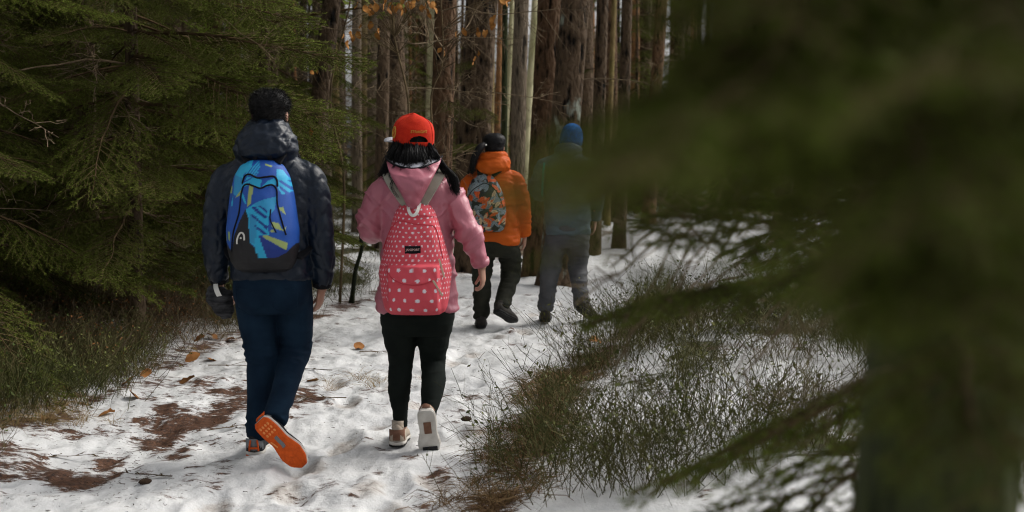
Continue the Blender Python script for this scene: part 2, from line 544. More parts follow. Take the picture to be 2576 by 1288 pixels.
def bough_shoots(seed, L=1.6, width=.36, rise=.12, droop=.22, hang=.35, gap=.055, bare=.15, r0=.012, ter=True):
    r = np.random.default_rng(seed)
    q = np.linspace(0, 1, 14)
    wob = np.cumsum(r.normal(0, .006, 14)) * L
    main = np.c_[q * L, wob, L * (rise * q - droop * q * q) + L * .10 * np.maximum(0, q - .75)]
    sh = [(main, r0, .0022, .35)]
    at = lambda s: np.array([np.interp(s, q, main[:, k]) for k in range(3)])
    s = bare
    while s < .985:
        for side in (-1, 1):
            if r.random() < .06: continue
            ss = min(.99, s + r.normal(0, .006))
            p = at(ss)
            prof = min(1, (ss - bare + .12) / .3) * (1 - ss) ** .62
            l = L * width * prof * r.uniform(.7, 1.15) + .05
            ang = math.radians(r.uniform(42, 66)) * (1 - .35 * ss)
            hz = -hang * r.uniform(.4, 1.3) * (1 - .6 * ss)
            d = np.array([math.cos(ang), side * math.sin(ang), hz + .1]); d /= np.linalg.norm(d)
            t = np.linspace(0, 1, 5)[:, None]
            crv = np.array([.10, 0, -hang * .35])
            pl = p + d * l * t + crv * l * t ** 2
            sh.append((pl, .0036 if l > .2 else .0022, .0012, .12 if l > .25 else .02))
            if ter and l > .11:
                t3, k = .18, 0
                while t3 < .95:
                    sd2 = 1 if k % 2 else -1
                    pp = p + d * l * t3 + crv * l * t3 ** 2
                    l3 = (.38 * l * (1 - t3) ** .8 + .035) * r.uniform(.7, 1.2)
                    lat = np.cross(d, [0, 0, 1.]); lat /= np.linalg.norm(lat)
                    d3 = d * .68 + lat * sd2 * .72 + np.array([0, 0, -hang * r.uniform(.1, .8)])
                    d3 /= np.linalg.norm(d3)
                    tt = np.linspace(0, 1, 3)[:, None]
                    sh.append((pp + d3 * l3 * tt + np.array([0, 0, -.12]) * l3 * tt ** 2, .0017, .001, .0))
                    t3 += .042 / l * r.uniform(.8, 1.2); k += 1
        s += gap / L * r.uniform(.8, 1.2)
    return sh


def bare_shoots(seed, L=1.3, n2=11, droop=.15, up=.0, r0=.008, spread=.5):
    r = np.random.default_rng(seed)
    q = np.linspace(0, 1, 9)
    main = np.c_[q * L, np.cumsum(r.normal(0, .02, 9)) * L, L * (up * q - droop * q * q) + np.cumsum(r.normal(0, .012, 9)) * L]
    sh = [(main, r0, .0018, None)]
    for k in range(n2):
        s = r.uniform(.15, .95); p = np.array([np.interp(s, q, main[:, i]) for i in range(3)])
        side = r.choice([-1, 1]); a = r.uniform(.5, 1.1)
        d = np.array([math.cos(a), side * math.sin(a), r.normal(-.05 + up, .3)]); l = L * spread * (1 - s * .7) * r.uniform(.4, 1)
        t = np.linspace(0, 1, 5)[:, None]
        pl = p + d * l * t + np.array([.1, 0, r.normal(0, .15)]) * l * t ** 2 + np.r_[np.zeros((1, 3)), r.normal(0, .012, (4, 3))] * l * 2
        sh.append((pl, .0032, .0017, None))
        for j in range(3):
            t1 = r.uniform(.25, .9); pp = pl[0] + (pl[-1] - pl[0]) * t1
            d2 = d + r.normal(0, .6, 3); d2 /= np.linalg.norm(d2); l2 = l * r.uniform(.15, .45)
            sh.append((np.array([pp, pp + d2 * l2 * .5 + r.normal(0, .01, 3), pp + d2 * l2]), .0021, .0017, None))
    return sh


BOUGH = [shoots_to_mesh('bough', bough_shoots(s, 1.6, w, ri, dr_, h, .06, .14), [M['wood'], M['needle']], 300, .0034, .0195, s)
         for s, w, ri, dr_, h in ((1, .36, .10, .22, .35), (2, .32, .05, .28, .55), (3, .40, .18, .22, .25), (4, .34, .02, .34, .70), (5, .30, .14, .18, .40))]
BOUGH_FAR = [shoots_to_mesh('bough', bough_shoots(s, 1.7, .34, .08, .25, .45, .11, .14, ter=True), [M['wood'], M['needle']], 70, .011, .034, s)
             for s in (21, 22, 23)]
BARE = [shoots_to_mesh('dead_branch', bare_shoots(s, 1.3, 12, dr_), [M['deadwood']], 0, 0, 0, s, 4) for s, dr_ in ((31, .2), (32, .05), (33, .35), (34, .1))]


def trunk_mesh(name, mat, H, r0, r1, nseg, nrow, seed, ridge=.012, flare=.35, lean=(0, 0), bend=.0, vis=4.5, rs=.42):
    """tapered trunk, bark ridges as geometry on the lower part"""
    rg = np.random.default_rng(seed)
    zz = np.concatenate([np.linspace(-.25, vis, nrow), np.linspace(vis, H, 14)[1:]])
    th = np.linspace(0, 2 * np.pi, nseg, endpoint=False)
    Z, TH = np.meshgrid(zz, th, indexing='ij')
    t = np.clip(Z / H, 0, 1)
    R = r0 * (1 - t) + r1 * t
    R = R * (1 + flare * np.exp(-np.maximum(Z + .1, 0) / .28) * (1 + .35 * np.sin(TH * 5 + seed)))
    cx, cy = np.cos(TH), np.sin(TH)
    k = r0 * 2 * np.pi
    v = fbm(cx * k * 7 * rs, cy * k * 7 * rs, Z * 9.0 * rs, 3, seed)
    rid = 1 - np.abs(v) * 3.2
    pl = vnoise(cx * k * 9 * rs, cy * k * 9 * rs, Z * 15 * rs, seed + 5)
    rid = np.clip(rid * .65 + pl * .5, -1, 1)
    fade = sstep(H * .7, H * .3, Z)
    R = R + ridge * (-np.clip(-rid + .2, 0, 1) * 1.3 + .15 * rid) * fade + r0 * .06 * vnoise(cx * 1.2, cy * 1.2, Z * .5, seed + 9)
    ox = lean[0] * Z + bend * np.sin(Z * .7 + seed)
    oy = lean[1] * Z + bend * np.cos(Z * .55 + seed)
    V = np.stack([ox + R * cx, oy + R * cy, Z], -1)
    n, m_ = Z.shape
    i = np.arange(n - 1)[:, None] * m_; j = np.arange(m_)[None]; j2 = (j + 1) % m_
    Q = np.stack([i + j, i + j2, i + m_ + j2, i + m_ + j], -1).reshape(-1, 4)
    return np_mesh(name, V.reshape(-1, 3), [Q], [mat], None, True, {'ridge': np.clip(rid.ravel() * .5 + .5, 0, 1)})


def crown_mesh(name, seed, H0, H1, rad, n, leaf, mat_n, limbs=14):
    """high conifer crown: limbs with tufts of needle sprays"""
    r = np.random.default_rng(seed)
    s = Soup()
    PP = []
    for k in range(limbs):
        z0 = H0 + (H1 - H0) * (k / limbs) ** .9; a = k * 2.4 + r.uniform(-.4, .4)
        l = rad * (1.0 - .75 * k / limbs) * r.uniform(.75, 1.1)
        d = np.array([math.cos(a), math.sin(a), r.uniform(-.15, .3)])
        pl = np.array([0, 0, z0]) + d * l * np.linspace(0, 1, 4)[:, None] + np.array([0, 0, -.08]) * l * (np.linspace(0, 1, 4)[:, None] ** 2)
        s.tube(pl, np.linspace(.04, .008, 4), 3, 0, False)
        m = int(n / limbs)
        t = .25 + .75 * r.random((m, 1)) ** .7
        PP.append(np.array([0, 0, z0]) + d * l * t + r.normal(0, 1, (m, 3)) * np.array([.28, .28, .12]) * (l * .5 + .2))
    P = np.concatenate(PP); m = len(P)
    d = r.normal(size=(m, 3)); d[:, 2] *= .5; d /= np.linalg.norm(d, axis=1)[:, None]
    e = np.cross(d, r.normal(size=(m, 3))); e /= np.linalg.norm(e, axis=1)[:, None]
    V = np.stack([P - e * leaf * .22, P + e * leaf * .22, P + d * leaf], 1).reshape(-1, 3)
    s.add(V, np.arange(3 * m).reshape(-1, 3), None, 1, np.repeat(r.random(m), 3))
    return s.mesh(name, [M['wood'], mat_n], False, 'age')


CROWN = [crown_mesh('crown', s, 9, 19, 2.4, 300, .30, M['needle']) for s in (41, 42, 43)]
SPRUCE_TOP = [crown_mesh('crown', s, 3.4, 9.0, 1.7, 1100, .20, M['needle'], 26) for s in (44, 45)]

# ------------------------------------------------------------------ trees: placing
def aim(o, d, roll=0.0):
    """turn an object's +X along d, keeping its +Z as far up as possible"""
    x = Vector(d).normalized()
    y = Vector((0, 0, 1)).cross(x).normalized()
    z = x.cross(y)
    m = Matrix((x, y, z)).transposed()
    o.rotation_mode = 'QUATERNION'
    o.rotation_quaternion = m.to_quaternion() @ Quaternion((1, 0, 0), roll)


def px_point(px, py, d):
    return Vector((gx(px, d), d, CAM_H + (377 - py) * d / FPX))


def add_branch(tree, me, name, loc, d, sc, roll=0.0):
    o = obj(name, me, tree, loc, None, sc)
    aim(o, d, roll)
    return o


def big_tree(xt, xb, yb, w, Y, mat, label, seed, ridge=.014, dead=4, green=(), H=20, nseg=64, crown=True, name='pine_tree', flare=.35):
    zt, zb = CAM_H + 377 * Y / FPX, CAM_H + (377 - yb) * Y / FPX
    Xt, Xb = gx(xt, Y), gx(xb, Y)
    lean = (Xt - Xb) / (zt - zb)
    X0 = Xb - lean * zb
    r0 = w * Y / FPX / 2 * 1.12
    t = empty(name, (X0, Y, gz(X0, Y)))
    tag(t, label, 'tree')
    obj('trunk', trunk_mesh('trunk', M[mat], H, r0, r0 * .3, nseg, 170 if nseg > 40 else 60, seed, ridge, flare, (lean, 0), .015, 5.0), t)
    if crown:
        obj('crown', CROWN[seed % 3], t, (lean * 9, 0, 0), (0, 0, seed * 1.7))
    rg = random.Random(seed)
    for k in range(dead):
        z = rg.uniform(1.0, 4.6); a = rg.uniform(0, 6.28)
        add_branch(t, BARE[rg.randrange(4)], 'dead_branch', (lean * z, 0, z), (math.cos(a), math.sin(a), rg.uniform(-.2, .25)), rg.uniform(.5, 1.0), rg.uniform(0, 6))
    for (z, a, s) in green:
        a = math.radians(a)
        add_branch(t, BOUGH[rg.randrange(5)], 'bough', (lean * z, 0, z), (math.cos(a), math.sin(a), -.12), s)
    return t


TREES = [
    (842, 814, 222, 46, 13, 'bark_dark', 'dark leaning spruce trunk behind the man in the navy jacket', dict(dead=5, ridge=.010)),
    (1127, 1113, 342, 54, 12.5, 'bark_red', 'dark red-brown trunk rising just behind the red cap', dict(dead=4, green=((1.95, -65, .42),))),
    (1209, 1194, 308, 78, 15.5, 'bark_dark', 'thick furrowed trunk behind the hiker in the orange jacket', dict(dead=3, ridge=.022, green=((2.55, -120, .5), (2.0, -70, .45), (1.55, -100, .5)))),
    (1244, 1236, 300, 15, 20, 'bark_tan', 'slim tan mossy trunk right beside the thick furrowed trunk', dict(ridge=.004, nseg=32, dead=2)),
    (1258, 1254, 200, 15, 25, 'bark_pine', 'orange-brown pine between tan trunk and dark mossy trunk', dict(ridge=.006, nseg=32, dead=2)),
    (1274, 1269, 300, 15, 17, 'bark_moss', 'slim dark green moss-covered trunk', dict(ridge=.003, nseg=32, dead=1)),
    (1287, 1283, 100, 13, 27, 'bark_pale', 'slim pale trunk close behind the dark mossy trunk', dict(ridge=.002, nseg=32, dead=0)),
    (1314, 1302, 376, 36, 18, 'bark_grey', 'grey-brown trunk of even width between two pale trunks', dict(ridge=.010, dead=3)),
    (1346, 1328, 342, 20, 23, 'bark_pale', 'tall pale yellowish trunk beside the twin dark trunks', dict(ridge=.002, nseg=32, dead=1)),
    (1384, 1366, 308, 58, 15, 'bark_red', 'brown scaly trunk, left one of the two touching trunks', dict(dead=2, ridge=.016)),
    (1447, 1431, 240, 70, 14, 'bark_lichen', 'broad dark trunk flecked with grey lichen behind blue beanie', dict(dead=3, ridge=.020)),
    (1514, 1507, 200, 30, 18, 'bark_dark', 'dark trunk just right of the lichened trunk', dict(ridge=.010, dead=4, green=((2.6, -150, .6), (1.7, 200, .6)))),
    (1541, 1537, 200, 13, 24, 'bark_tan', 'thin olive trunk half hidden by the blurred spruce boughs', dict(ridge=.003, nseg=32, dead=2)),
    (1574, 1568, 200, 28, 19, 'bark_dark', 'dark trunk beside the thin olive trunk, fading behind boughs', dict(ridge=.010, nseg=40, dead=4)),
    (1660, 1650, 200, 30, 25, 'bark_red', 'brown trunk behind the blurred boughs near the path bend', dict(ridge=.012, nseg=40, dead=4)),
    (1832, 1820, 200, 34, 28, 'bark_dark', 'dark trunk beyond the path bend behind the blurred boughs', dict(ridge=.012, nseg=40, dead=5)),
    (2010, 1995, 200, 40, 21, 'bark_dark', 'stout dark trunk in the wood just left of the near spruce', dict(ridge=.012, nseg=40, dead=5)),
    (2530, 2545, 200, 60, 9.5, 'bark_dark', 'dark trunk on the bank to the right of the near spruce', dict(ridge=.012, nseg=40, dead=4)),
    (1089, 1084, 200, 15, 26, 'bark_pale', 'pale birch-like trunk left of the red-brown trunk', dict(ridge=.002, nseg=32, dead=1)),
    (1033, 1030, 300, 11, 29, 'bark_pine', 'orange pine trunk with a bright gap beside it', dict(ridge=.005, nseg=24, dead=1)),
    (905, 902, 300, 24, 21, 'bark_grey', 'grey-brown trunk between navy jacket hiker and red cap', dict(ridge=.008, nseg=32, dead=5)),
    (968, 962, 300, 30, 17.5, 'bark_dark', 'dark trunk left of the orange pine, behind bare twigs', dict(ridge=.008, nseg=40, dead=6)),
    (700, 690, 200, 40, 15, 'bark_dark', 'dark trunk behind the man\'s head among spruce boughs', dict(ridge=.010, nseg=40, dead=5)),
    (545, 530, 300, 46, 14, 'bark_red', 'red-brown trunk glimpsed through the left spruce boughs', dict(ridge=.010, nseg=40, dead=5)),
    (330, 322, 300, 50, 13.5, 'bark_dark', 'dark trunk deep among the left spruces', dict(ridge=.010, nseg=40, dead=5)),
    (120, 110, 300, 50, 14, 'bark_red', 'reddish trunk far left behind the spruce boughs', dict(ridge=.010, nseg=40, dead=5)),
]
for k, (xt, xb, yb, w, Y, mt, lab, kw) in enumerate(TREES):
    big_tree(xt, xb, yb, w, Y, mt, lab, 100 + k * 3, **kw)

# pines and spruces of the wood behind: alike slender trunks, each a tree of its own
FAR = []
for k, (mt, r0) in enumerate((('bark_pine', .13), ('bark_grey', .15), ('bark_dark', .16), ('bark_tan', .09), ('bark_pine', .11), ('bark_grey', .10), ('bark_pale', .10), ('bark_red', .15))):
    FAR.append(trunk_mesh('trunk', M[mt], 21, r0, r0 * .3, 14, 26, 300 + k, .004, .3, (0, 0), .03, 6))
KIND = {0: 'orange-brown pine trunk', 1: 'grey-brown trunk', 2: 'dark trunk', 3: 'slim tan trunk', 4: 'orange-brown pine trunk', 5: 'grey-brown trunk', 6: 'slim pale trunk', 7: 'red-brown trunk'}
rr = random.Random(5)
spots = []
tries = 0
while len(spots) < 150 and tries < 6000:
    tries += 1
    Y = rr.uniform(21, 46); X = rr.uniform(-.46, .46) * Y
    dl, dr = path_d(X, Y)
    if max(dl, dr) < .7: continue
    if min([(X - a) ** 2 + (Y - b) ** 2 for a, b in spots] + [9]) < 1.1: continue
    spots.append((X, Y))
for (X, Y) in spots:
    k = rr.choice([0, 0, 1, 1, 2, 2, 3, 4, 5, 5, 6, 7] if Y > 28 else [1, 2, 2, 3, 3, 5, 5, 6, 7])
    if k == 6 and X / Y > .035: k = 2
    t = empty('pine_tree', (X, Y, gz(X, Y)), rr.uniform(0, 6.28))
    tag(t, KIND[k] + ' standing deep in the wood behind the hikers', 'tree', KIND[k] + 's of the wood behind')
    t.rotation_euler = (rr.gauss(0, .018), rr.gauss(.012, .02), rr.uniform(0, 6.28))
    s = rr.uniform(.75, 1.25)
    obj('trunk', FAR[k], t, None, None, (s, s, 1))
    obj('crown', CROWN[rr.randrange(3)], t, (0, 0, rr.uniform(1, 5)), (0, 0, rr.uniform(0, 6)))
    for _ in range(rr.choice([2, 3, 4, 5, 6])):
        z = rr.uniform(.6, 5.5); a = rr.uniform(0, 6.28)
        add_branch(t, BARE[rr.randrange(4)], 'dead_branch', (0, 0, z), (math.cos(a), math.sin(a), rr.uniform(-.3, .2)), rr.uniform(.8, 1.5), rr.uniform(0, 6))


# spruces with living boughs
def spruce(x, y, H, rad, seed, label, meshes, zs, per, group=None, slope=-.18, top=True, r0=.09, skip=None, needle_scale=1.0):
    rg = random.Random(seed)
    z0 = gz(x, y)
    t = empty('spruce_tree', (x, y, z0))
    tag(t, label, 'tree', group)
    obj('trunk', trunk_mesh('trunk', M['bark_dark'], H, r0, .02, 28, 60, seed, .006, .4, (0, 0), .01, 3.0), t)
    for z in zs:
        n = per
        a0 = rg.uniform(0, 6.28)
        for k in range(n):
            a = a0 + 6.283 * k / n + rg.uniform(-.35, .35)
            if skip and skip(a % 6.283, z): continue
            l = rad * (1 - .75 * z / H) * rg.uniform(.7, 1.1)
            zz = z + rg.uniform(-.1, .1)
            add_branch(t, rg.choice(meshes), 'bough', (math.cos(a) * r0 * .6, math.sin(a) * r0 * .6, zz), (math.cos(a), math.sin(a), slope + rg.uniform(-.18, .16)), l / 1.6 * needle_scale, rg.uniform(-.25, .25))
        for _k in range(2):
            a = rg.uniform(0, 6.28)
            add_branch(t, BARE[rg.randrange(4)], 'dead_branch', (0, 0, z), (math.cos(a), math.sin(a), rg.uniform(-.3, .1)), rg.uniform(.6, 1.1), rg.uniform(0, 6))
    if top:
        obj('crown', SPRUCE_TOP[seed % 2], t, None, (0, 0, seed), (rad / 1.9, rad / 1.9, H / 9.0))
    return t


Z1 = list(np.arange(.35, 3.5, .27))
spruce(-3.44, 10.4, 8.5, 1.9, 401, 'dense spruce left of the man with low boughs over the undergrowth', BOUGH, Z1[1:], 5)
s402 = spruce(-2.75, 9.3, 7.5, 1.85, 402, 'spruce whose light green bough tips reach behind the man\'s head', BOUGH, [1.0, 1.3, 1.55, 1.8, 2.05, 2.3, 2.6, 2.9, 3.2], 6, r0=.06)
for (z, px, py, d, m_, rl) in ((2.25, 915, 188, 8.8, 2, .35), (1.95, 885, 305, 8.7, 0, .4), (1.60, 872, 440, 9.0, 4, .3), (2.10, 800, 260, 8.4, 1, .3), (2.55, 790, 90, 8.6, 2, .4), (1.75, 820, 360, 8.3, 0, .2), (2.7, 720, 40, 8.3, 4, .3), (1.3, 850, 520, 9.4, 2, .2)):
    v = px_point(px, py, d) - Vector((-2.75, 9.3, z + s402.location.z))
    add_branch(s402, BOUGH[m_], 'bough', (0, 0, z), (v.x, v.y, v.z + .08), v.length / 1.6, rl)
spruce(-3.75, 8.0, 8.0, 1.7, 403, 'tall spruce at the left edge with hanging boughs', BOUGH, [.75, 1.0, 1.3, 1.55, 1.8, 2.05, 2.3, 2.6, 2.9, 3.2], 5)
spruce(-4.6, 9.6, 9.0, 2.0, 404, 'shaded spruce standing behind the left edge spruce', BOUGH, Z1, 5)
spruce(-4.3, 12.6, 8.0, 2.0, 405, 'spruce deep on the left side of the trail', BOUGH, Z1, 5)
spruce(-2.6, 13.6, 6.5, 1.7, 406, 'young spruce between left trunks behind navy jacket hiker', BOUGH, Z1, 4)
spruce(-5.6, 14.5, 8.0, 2.0, 407, 'spruce in the dark far corner on the left', BOUGH_FAR, Z1, 5)
bend = ('young spruce beyond the path bend behind the blurred boughs', 'young spruces beyond the path bend')
bank = ('young spruce on the bank behind the close dark trunk', 'young spruces on the bank')
YS = {985: ('young spruce with thin boughs left of the pale birch-like trunk', None), 1070: ('young spruce between the orange pine and the red-brown trunk', None),
      1150: ('low young spruce between red-brown trunk and thick furrowed trunk', None), 1240: ('distant young spruce behind the slim tan trunk', None),
      1520: ('young spruce just right of the lichened trunk', None), 1600: bend, 1700: bend, 1850: bend, 1960: bend, 2150: bank, 2400: bank}
for k, (px, Y, H, rad) in enumerate(((985, 23, 6, 1.3), (640, 20, 6, 1.7), (470, 19, 6, 1.8), (1070, 27, 5, 1.4), (1150, 24, 3.6, 1.0),
                                     (1600, 27, 6, 1.7), (1700, 30, 6, 1.7), (1850, 28, 6, 1.8), (1960, 31, 6, 1.8), (2150, 16, 7, 2.0), (2400, 15, 7, 2.0),
                                     (1520, 26, 5, 1.5), (250, 20, 7, 2), (60, 18, 7, 2), (740, 27, 6, 1.7), (1240, 31, 5, 1.6))):
    X = gx(px, Y)
    lab_, grp_ = YS.get(px, ('young spruce hidden behind the dense left spruces', 'young spruces behind the left spruces'))
    spruce(X, Y, H, rad, 430 + k, lab_, BOUGH_FAR, list(np.arange(.3, H - .25, .32)), 5,
           grp_, r0=.05, top=False)

# the spruce right of the lens: its trunk and boughs are close and out of focus
NEAR = [shoots_to_mesh('bough', bough_shoots(s, 1.2, w * .55, .10, d_, h, .035, .10), [M['wood'], M['needle_near']], 520, .0019, .019, s)
        for s, w, d_, h in ((51, .36, .18, .35), (52, .30, .24, .6), (53, .40, .15, .45))]
NT = Vector((.515, 1.62, 0))
near = empty('spruce_tree', (NT.x, NT.y, gz(NT.x, NT.y)))
tag(near, 'close spruce with dark trunk and blurred green boughs over the trail', 'tree')
obj('trunk', trunk_mesh('trunk', M['bark_moss'], 7.5, .108, .02, 64, 120, 500, .010, .3, (.045, 0), .008, 2.6), near)


NB = [  # attach height, tip in reference pixels and its distance, mesh, roll
    (1.86, 1690, 70, .72, 1, .1), (1.96, 1670, -50, .85, 0, -.2), (1.80, 1690, 150, .92, 2, .2),
    (1.68, 1555, 430, .58, 0, .2), (1.78, 1700, 190, .72, 1, .0), (1.64, 1610, 470, .72, 0, .3), (1.66, 1640, 430, .75, 1, -.3), (1.90, 1760, 20, .70, 2, .1), (1.80, 1800, 150, .85, 0, .4),
    (1.58, 1760, 400, .95, 2, .0), (1.74, 2000, 280, .60, 1, .3), (1.92, 2050, 80, .70, 0, -.3), (1.66, 2180, 420, .60, 2, .2),
    (1.84, 2300, 180, .62, 1, .1), (1.60, 2380, 560, .66, 0, -.2), (1.50, 2250, 780, .85, 1, .2), (1.36, 2350, 980, .80, 2, -.1),
    (1.46, 2500, 830, .75, 0, .3), (1.76, 2540, 330, .66, 2, -.2), (1.22, 2460, 1150, .85, 1, .1),
]
base_z = near.location.z
for (z, px, py, d, mi_, roll) in NB:
    p0 = Vector((NT.x + .045 * z, NT.y, z))
    tip = px_point(px, py, d)
    v = tip - p0
    add_branch(near, NEAR[mi_], 'bough', (p0.x - NT.x, 0, z - base_z), (v.x, v.y, v.z + .06), v.length / 1.2, roll)
for k in range(16):           # upper boughs, over the picture
    a = k * 2.4; z = 2.2 + k * .27
    add_branch(near, NEAR[k % 3], 'bough', (.045 * z, 0, z - base_z), (math.cos(a), math.sin(a), -.1), 1.2 - k * .04)
for (z, px, py, d) in ((1.30, 1780, 880, 1.5), (1.20, 1900, 1010, 1.5), (1.12, 1850, 800, 1.7)):
    p0 = Vector((NT.x + .045 * z, NT.y, z)); v = px_point(px, py, d) - p0
    add_branch(near, BARE[1], 'dead_branch', (p0.x - NT.x, 0, z - base_z), v, v.length / 1.3, 1.0)

# a second spruce outside the frame on the right whose low boughs reach over the bank
R2 = Vector((1.75, 3.0, 0))
sec = empty('spruce_tree', (R2.x, R2.y, gz(R2.x, R2.y)))
tag(sec, 'spruce on the bank whose low boughs stretch left over the snow', 'tree')
obj('trunk', trunk_mesh('trunk', M['bark_dark'], 7, .09, .02, 32, 60, 510, .008, .4, (0, 0), .01, 2.6), sec)
SB = [(1.30, 1490, 690, 2.7, 0, .2), (1.22, 1700, 640, 2.3, 2, -.2), (1.15, 1640, 790, 2.2, 1, .3), (1.45, 1650, 430, 2.6, 4, .0),
      (1.60, 1600, 300, 2.8, 0, .1), (1.75, 1660, 120, 2.8, 1, .2), (1.9, 1760, 0, 2.6, 3, .0), (1.05, 1800, 720, 2.0, 3, .1),
      (1.65, 1900, 380, 2.0, 2, .1), (1.50, 2000, 520, 1.9, 0, .0)]
for (z, px, py, d, mi_, roll) in SB:
    p0 = Vector((R2.x, R2.y, z)); v = px_point(px, py, d) - p0
    add_branch(sec, BOUGH[mi_], 'bough', (0, 0, z - sec.location.z), (v.x, v.y, v.z + .05), v.length / 1.6, roll)
for (z, px, py, d, sc_) in ((1.25, 1520, 760, 2.9, 1), (1.40, 1640, 600, 2.8, 1), (1.30, 1700, 660, 3.1, 1)):
    p0 = Vector((R2.x, R2.y, z)); v = px_point(px, py, d) - p0
    add_branch(sec, BARE[int(px) % 4], 'dead_branch', (0, 0, z - sec.location.z), v, v.length / 1.3, 2.0)
for k in range(14):
    a = k * 2.4; z = 2.2 + k * .3
    add_branch(sec, BOUGH[k % 5], 'bough', (0, 0, z), (math.cos(a), math.sin(a), -.15), .95 - k * .035)


# far wood that reads as one mass
def far_wood():
    s = Soup(); r = np.random.default_rng(77)
    th = np.linspace(0, 2 * np.pi, 5, endpoint=False)
    for k in range(900):
        Y = r.uniform(46, 120); X = r.uniform(-.85, .85) * Y
        if max(path_d(X, Y)) < 0: continue
        rad = r.uniform(.08, .19); H = r.uniform(17, 24); lx = r.normal(.01, .02)
        ring = lambda z, q: np.c_[X + lx * z + q * np.cos(th), Y + q * np.sin(th), np.full(5, z)]
        s.loft([ring(-.5, rad * 1.3), ring(3, rad), ring(H * .6, rad * .6), ring(H, .03)], int(r.choice([0, 1, 2, 0, 1])), False)
        for j in range(5):
            z = r.uniform(.8, 8); a = r.uniform(0, 6.28); l = r.uniform(.8, 2.2)
            d = np.array([math.cos(a), math.sin(a), r.uniform(-.4, .2)])
            p = np.array([X + lx * z, Y, z])
            s.add([p, p + [0, 0, .035], p + d * l], [[0, 1, 2]], None, 2)
    n = 60000
    Y = r.uniform(40, 110, n); X = r.uniform(-.8, .8, n) * Y
    hgt = r.random(n) ** 1.6 * (1.2 + 3.6 * (fbm(X * .15, Y * .15, 0, 2, 4) > -.02)) + (r.random(n) < .25) * r.uniform(5, 16, n)
    P = np.c_[X, Y, hgt]
    ok = np.array([max(path_d(a, b)) > .5 for a, b in zip(X, Y)])
    P = P[ok]; n = len(P)
    d = r.normal(size=(n, 3)); d[:, 2] = d[:, 2] * .5 - .2; d /= np.linalg.norm(d, axis=1)[:, None]
    e = np.cross(d, r.normal(size=(n, 3))); e /= np.linalg.norm(e, axis=1)[:, None]
    l = r.uniform(.10, .30, (n, 1))
    V = np.stack([P - e * l * .2, P + e * l * .2, P + d * l], 1).reshape(-1, 3)
    s.add(V, np.arange(3 * n).reshape(-1, 3), None, 3)
    m4 = material('far undergrowth', (.085, .078, .028), .8, (.18, .125, .055), .6)
    me = s.mesh('far_wood', [M['bark_pine'], M['bark_grey'], M['deadwood'], m4], False)
    tag(obj('far_wood', me), 'distant mass of pine trunks and thicket closing the view', 'wood', kind='stuff')


far_wood()


# leafless saplings with a few withered leaves
def leaf_mesh(name, mat, seed, sz=.06):
    r = np.random.default_rng(seed)
    t = np.linspace(0, 1, 7)
    w = np.sin(np.pi * np.clip(t * .93 + .04, 0, 1)) ** .8 * .38 * (1 + .25 * np.sin(t * 19))
    V, Q = [], []
    for i, (a, b) in enumerate(zip(t, w)):
        c = .10 * math.sin(a * 3 + seed)
        V += [(a * sz, b * sz, (c + .14 * b + r.normal(0, .03)) * sz * 1.4), (a * sz, 0, c * sz * 1.4), (a * sz, -b * sz, (c + .22 * b + r.normal(0, .03)) * sz * 1.4)]
    for i in range(6):
        Q += [(3 * i, 3 * i + 1, 3 * i + 4, 3 * i + 3), (3 * i + 1, 3 * i + 2, 3 * i + 5, 3 * i + 4)]
    return np_mesh(name, V, [Q], [mat], None, True)


LEAF_O = [leaf_mesh('leaf', M['leaf_orange'], s, .085) for s in (1, 2, 3)]
LEAF_B = [leaf_mesh('fallen_leaf', M['leaf_brown'], s, .09) for s in (4, 5, 6)]
SAP = [shoots_to_mesh('branch', bare_shoots(s, 1.5, 16, -.05, .15, .007, .55), [M['deadwood']], 0, 0, 0, s, 4) for s in (61, 62, 63)]
M['sap'] = material('sapling bark', (.07, .05, .028), .9, (.15, .11, .06), 6)


def sapling(pts, label, seed, leaves, nb):
    r = random.Random(seed)
    P = np.array(pts, float)
    t = empty('beech_sapling', tuple(P[0]))
    tag(t, label, 'sapling')
    q = spline(P - P[0], 24)
    s = Soup(); s.tube(q, np.linspace(.015, .004, 24), 7)
    obj('stem', s.mesh('stem', [M['sap']]), t)
    for k in range(nb):
        i = r.randrange(7, 24); a = r.uniform(0, 6.28)
        add_branch(t, SAP[k % 3], 'branch', tuple(q[i]), (math.cos(a), math.sin(a) * .6, r.uniform(-.1, .6)), r.uniform(.45, .95), r.uniform(0, 6))
    for (px, py, d) in [(a + r.uniform(-16, 16) * j, b + r.uniform(-12, 12) * j, c) for a, b, c in leaves for j in ((0, 1, 1) if b < 40 else (0, 1))]:
        p = px_point(px + r.uniform(-6, 6), py + r.uniform(-6, 6), d + r.uniform(-.15, .15)) - t.location
        q0 = q[int(np.argmin(np.linalg.norm(q - np.array(p) + [0, 0, .25], axis=1)))]
        md_ = (q0 + np.array(p)) / 2 + np.array([r.uniform(-.05, .05), 0, r.uniform(.0, .10)])
        tw = Soup(); tw.tube(spline([q0, md_, np.array(p)], 9), np.linspace(.0035, .0016, 9), 4)
        obj('twig', tw.mesh('twig', [M['sap']]), t)
        o = obj('leaf', LEAF_O[r.randrange(3)], t, p, (r.uniform(-1, 1), r.uniform(.6, 2.0), r.uniform(0, 6.28)), r.uniform(.55, .95))
    return t


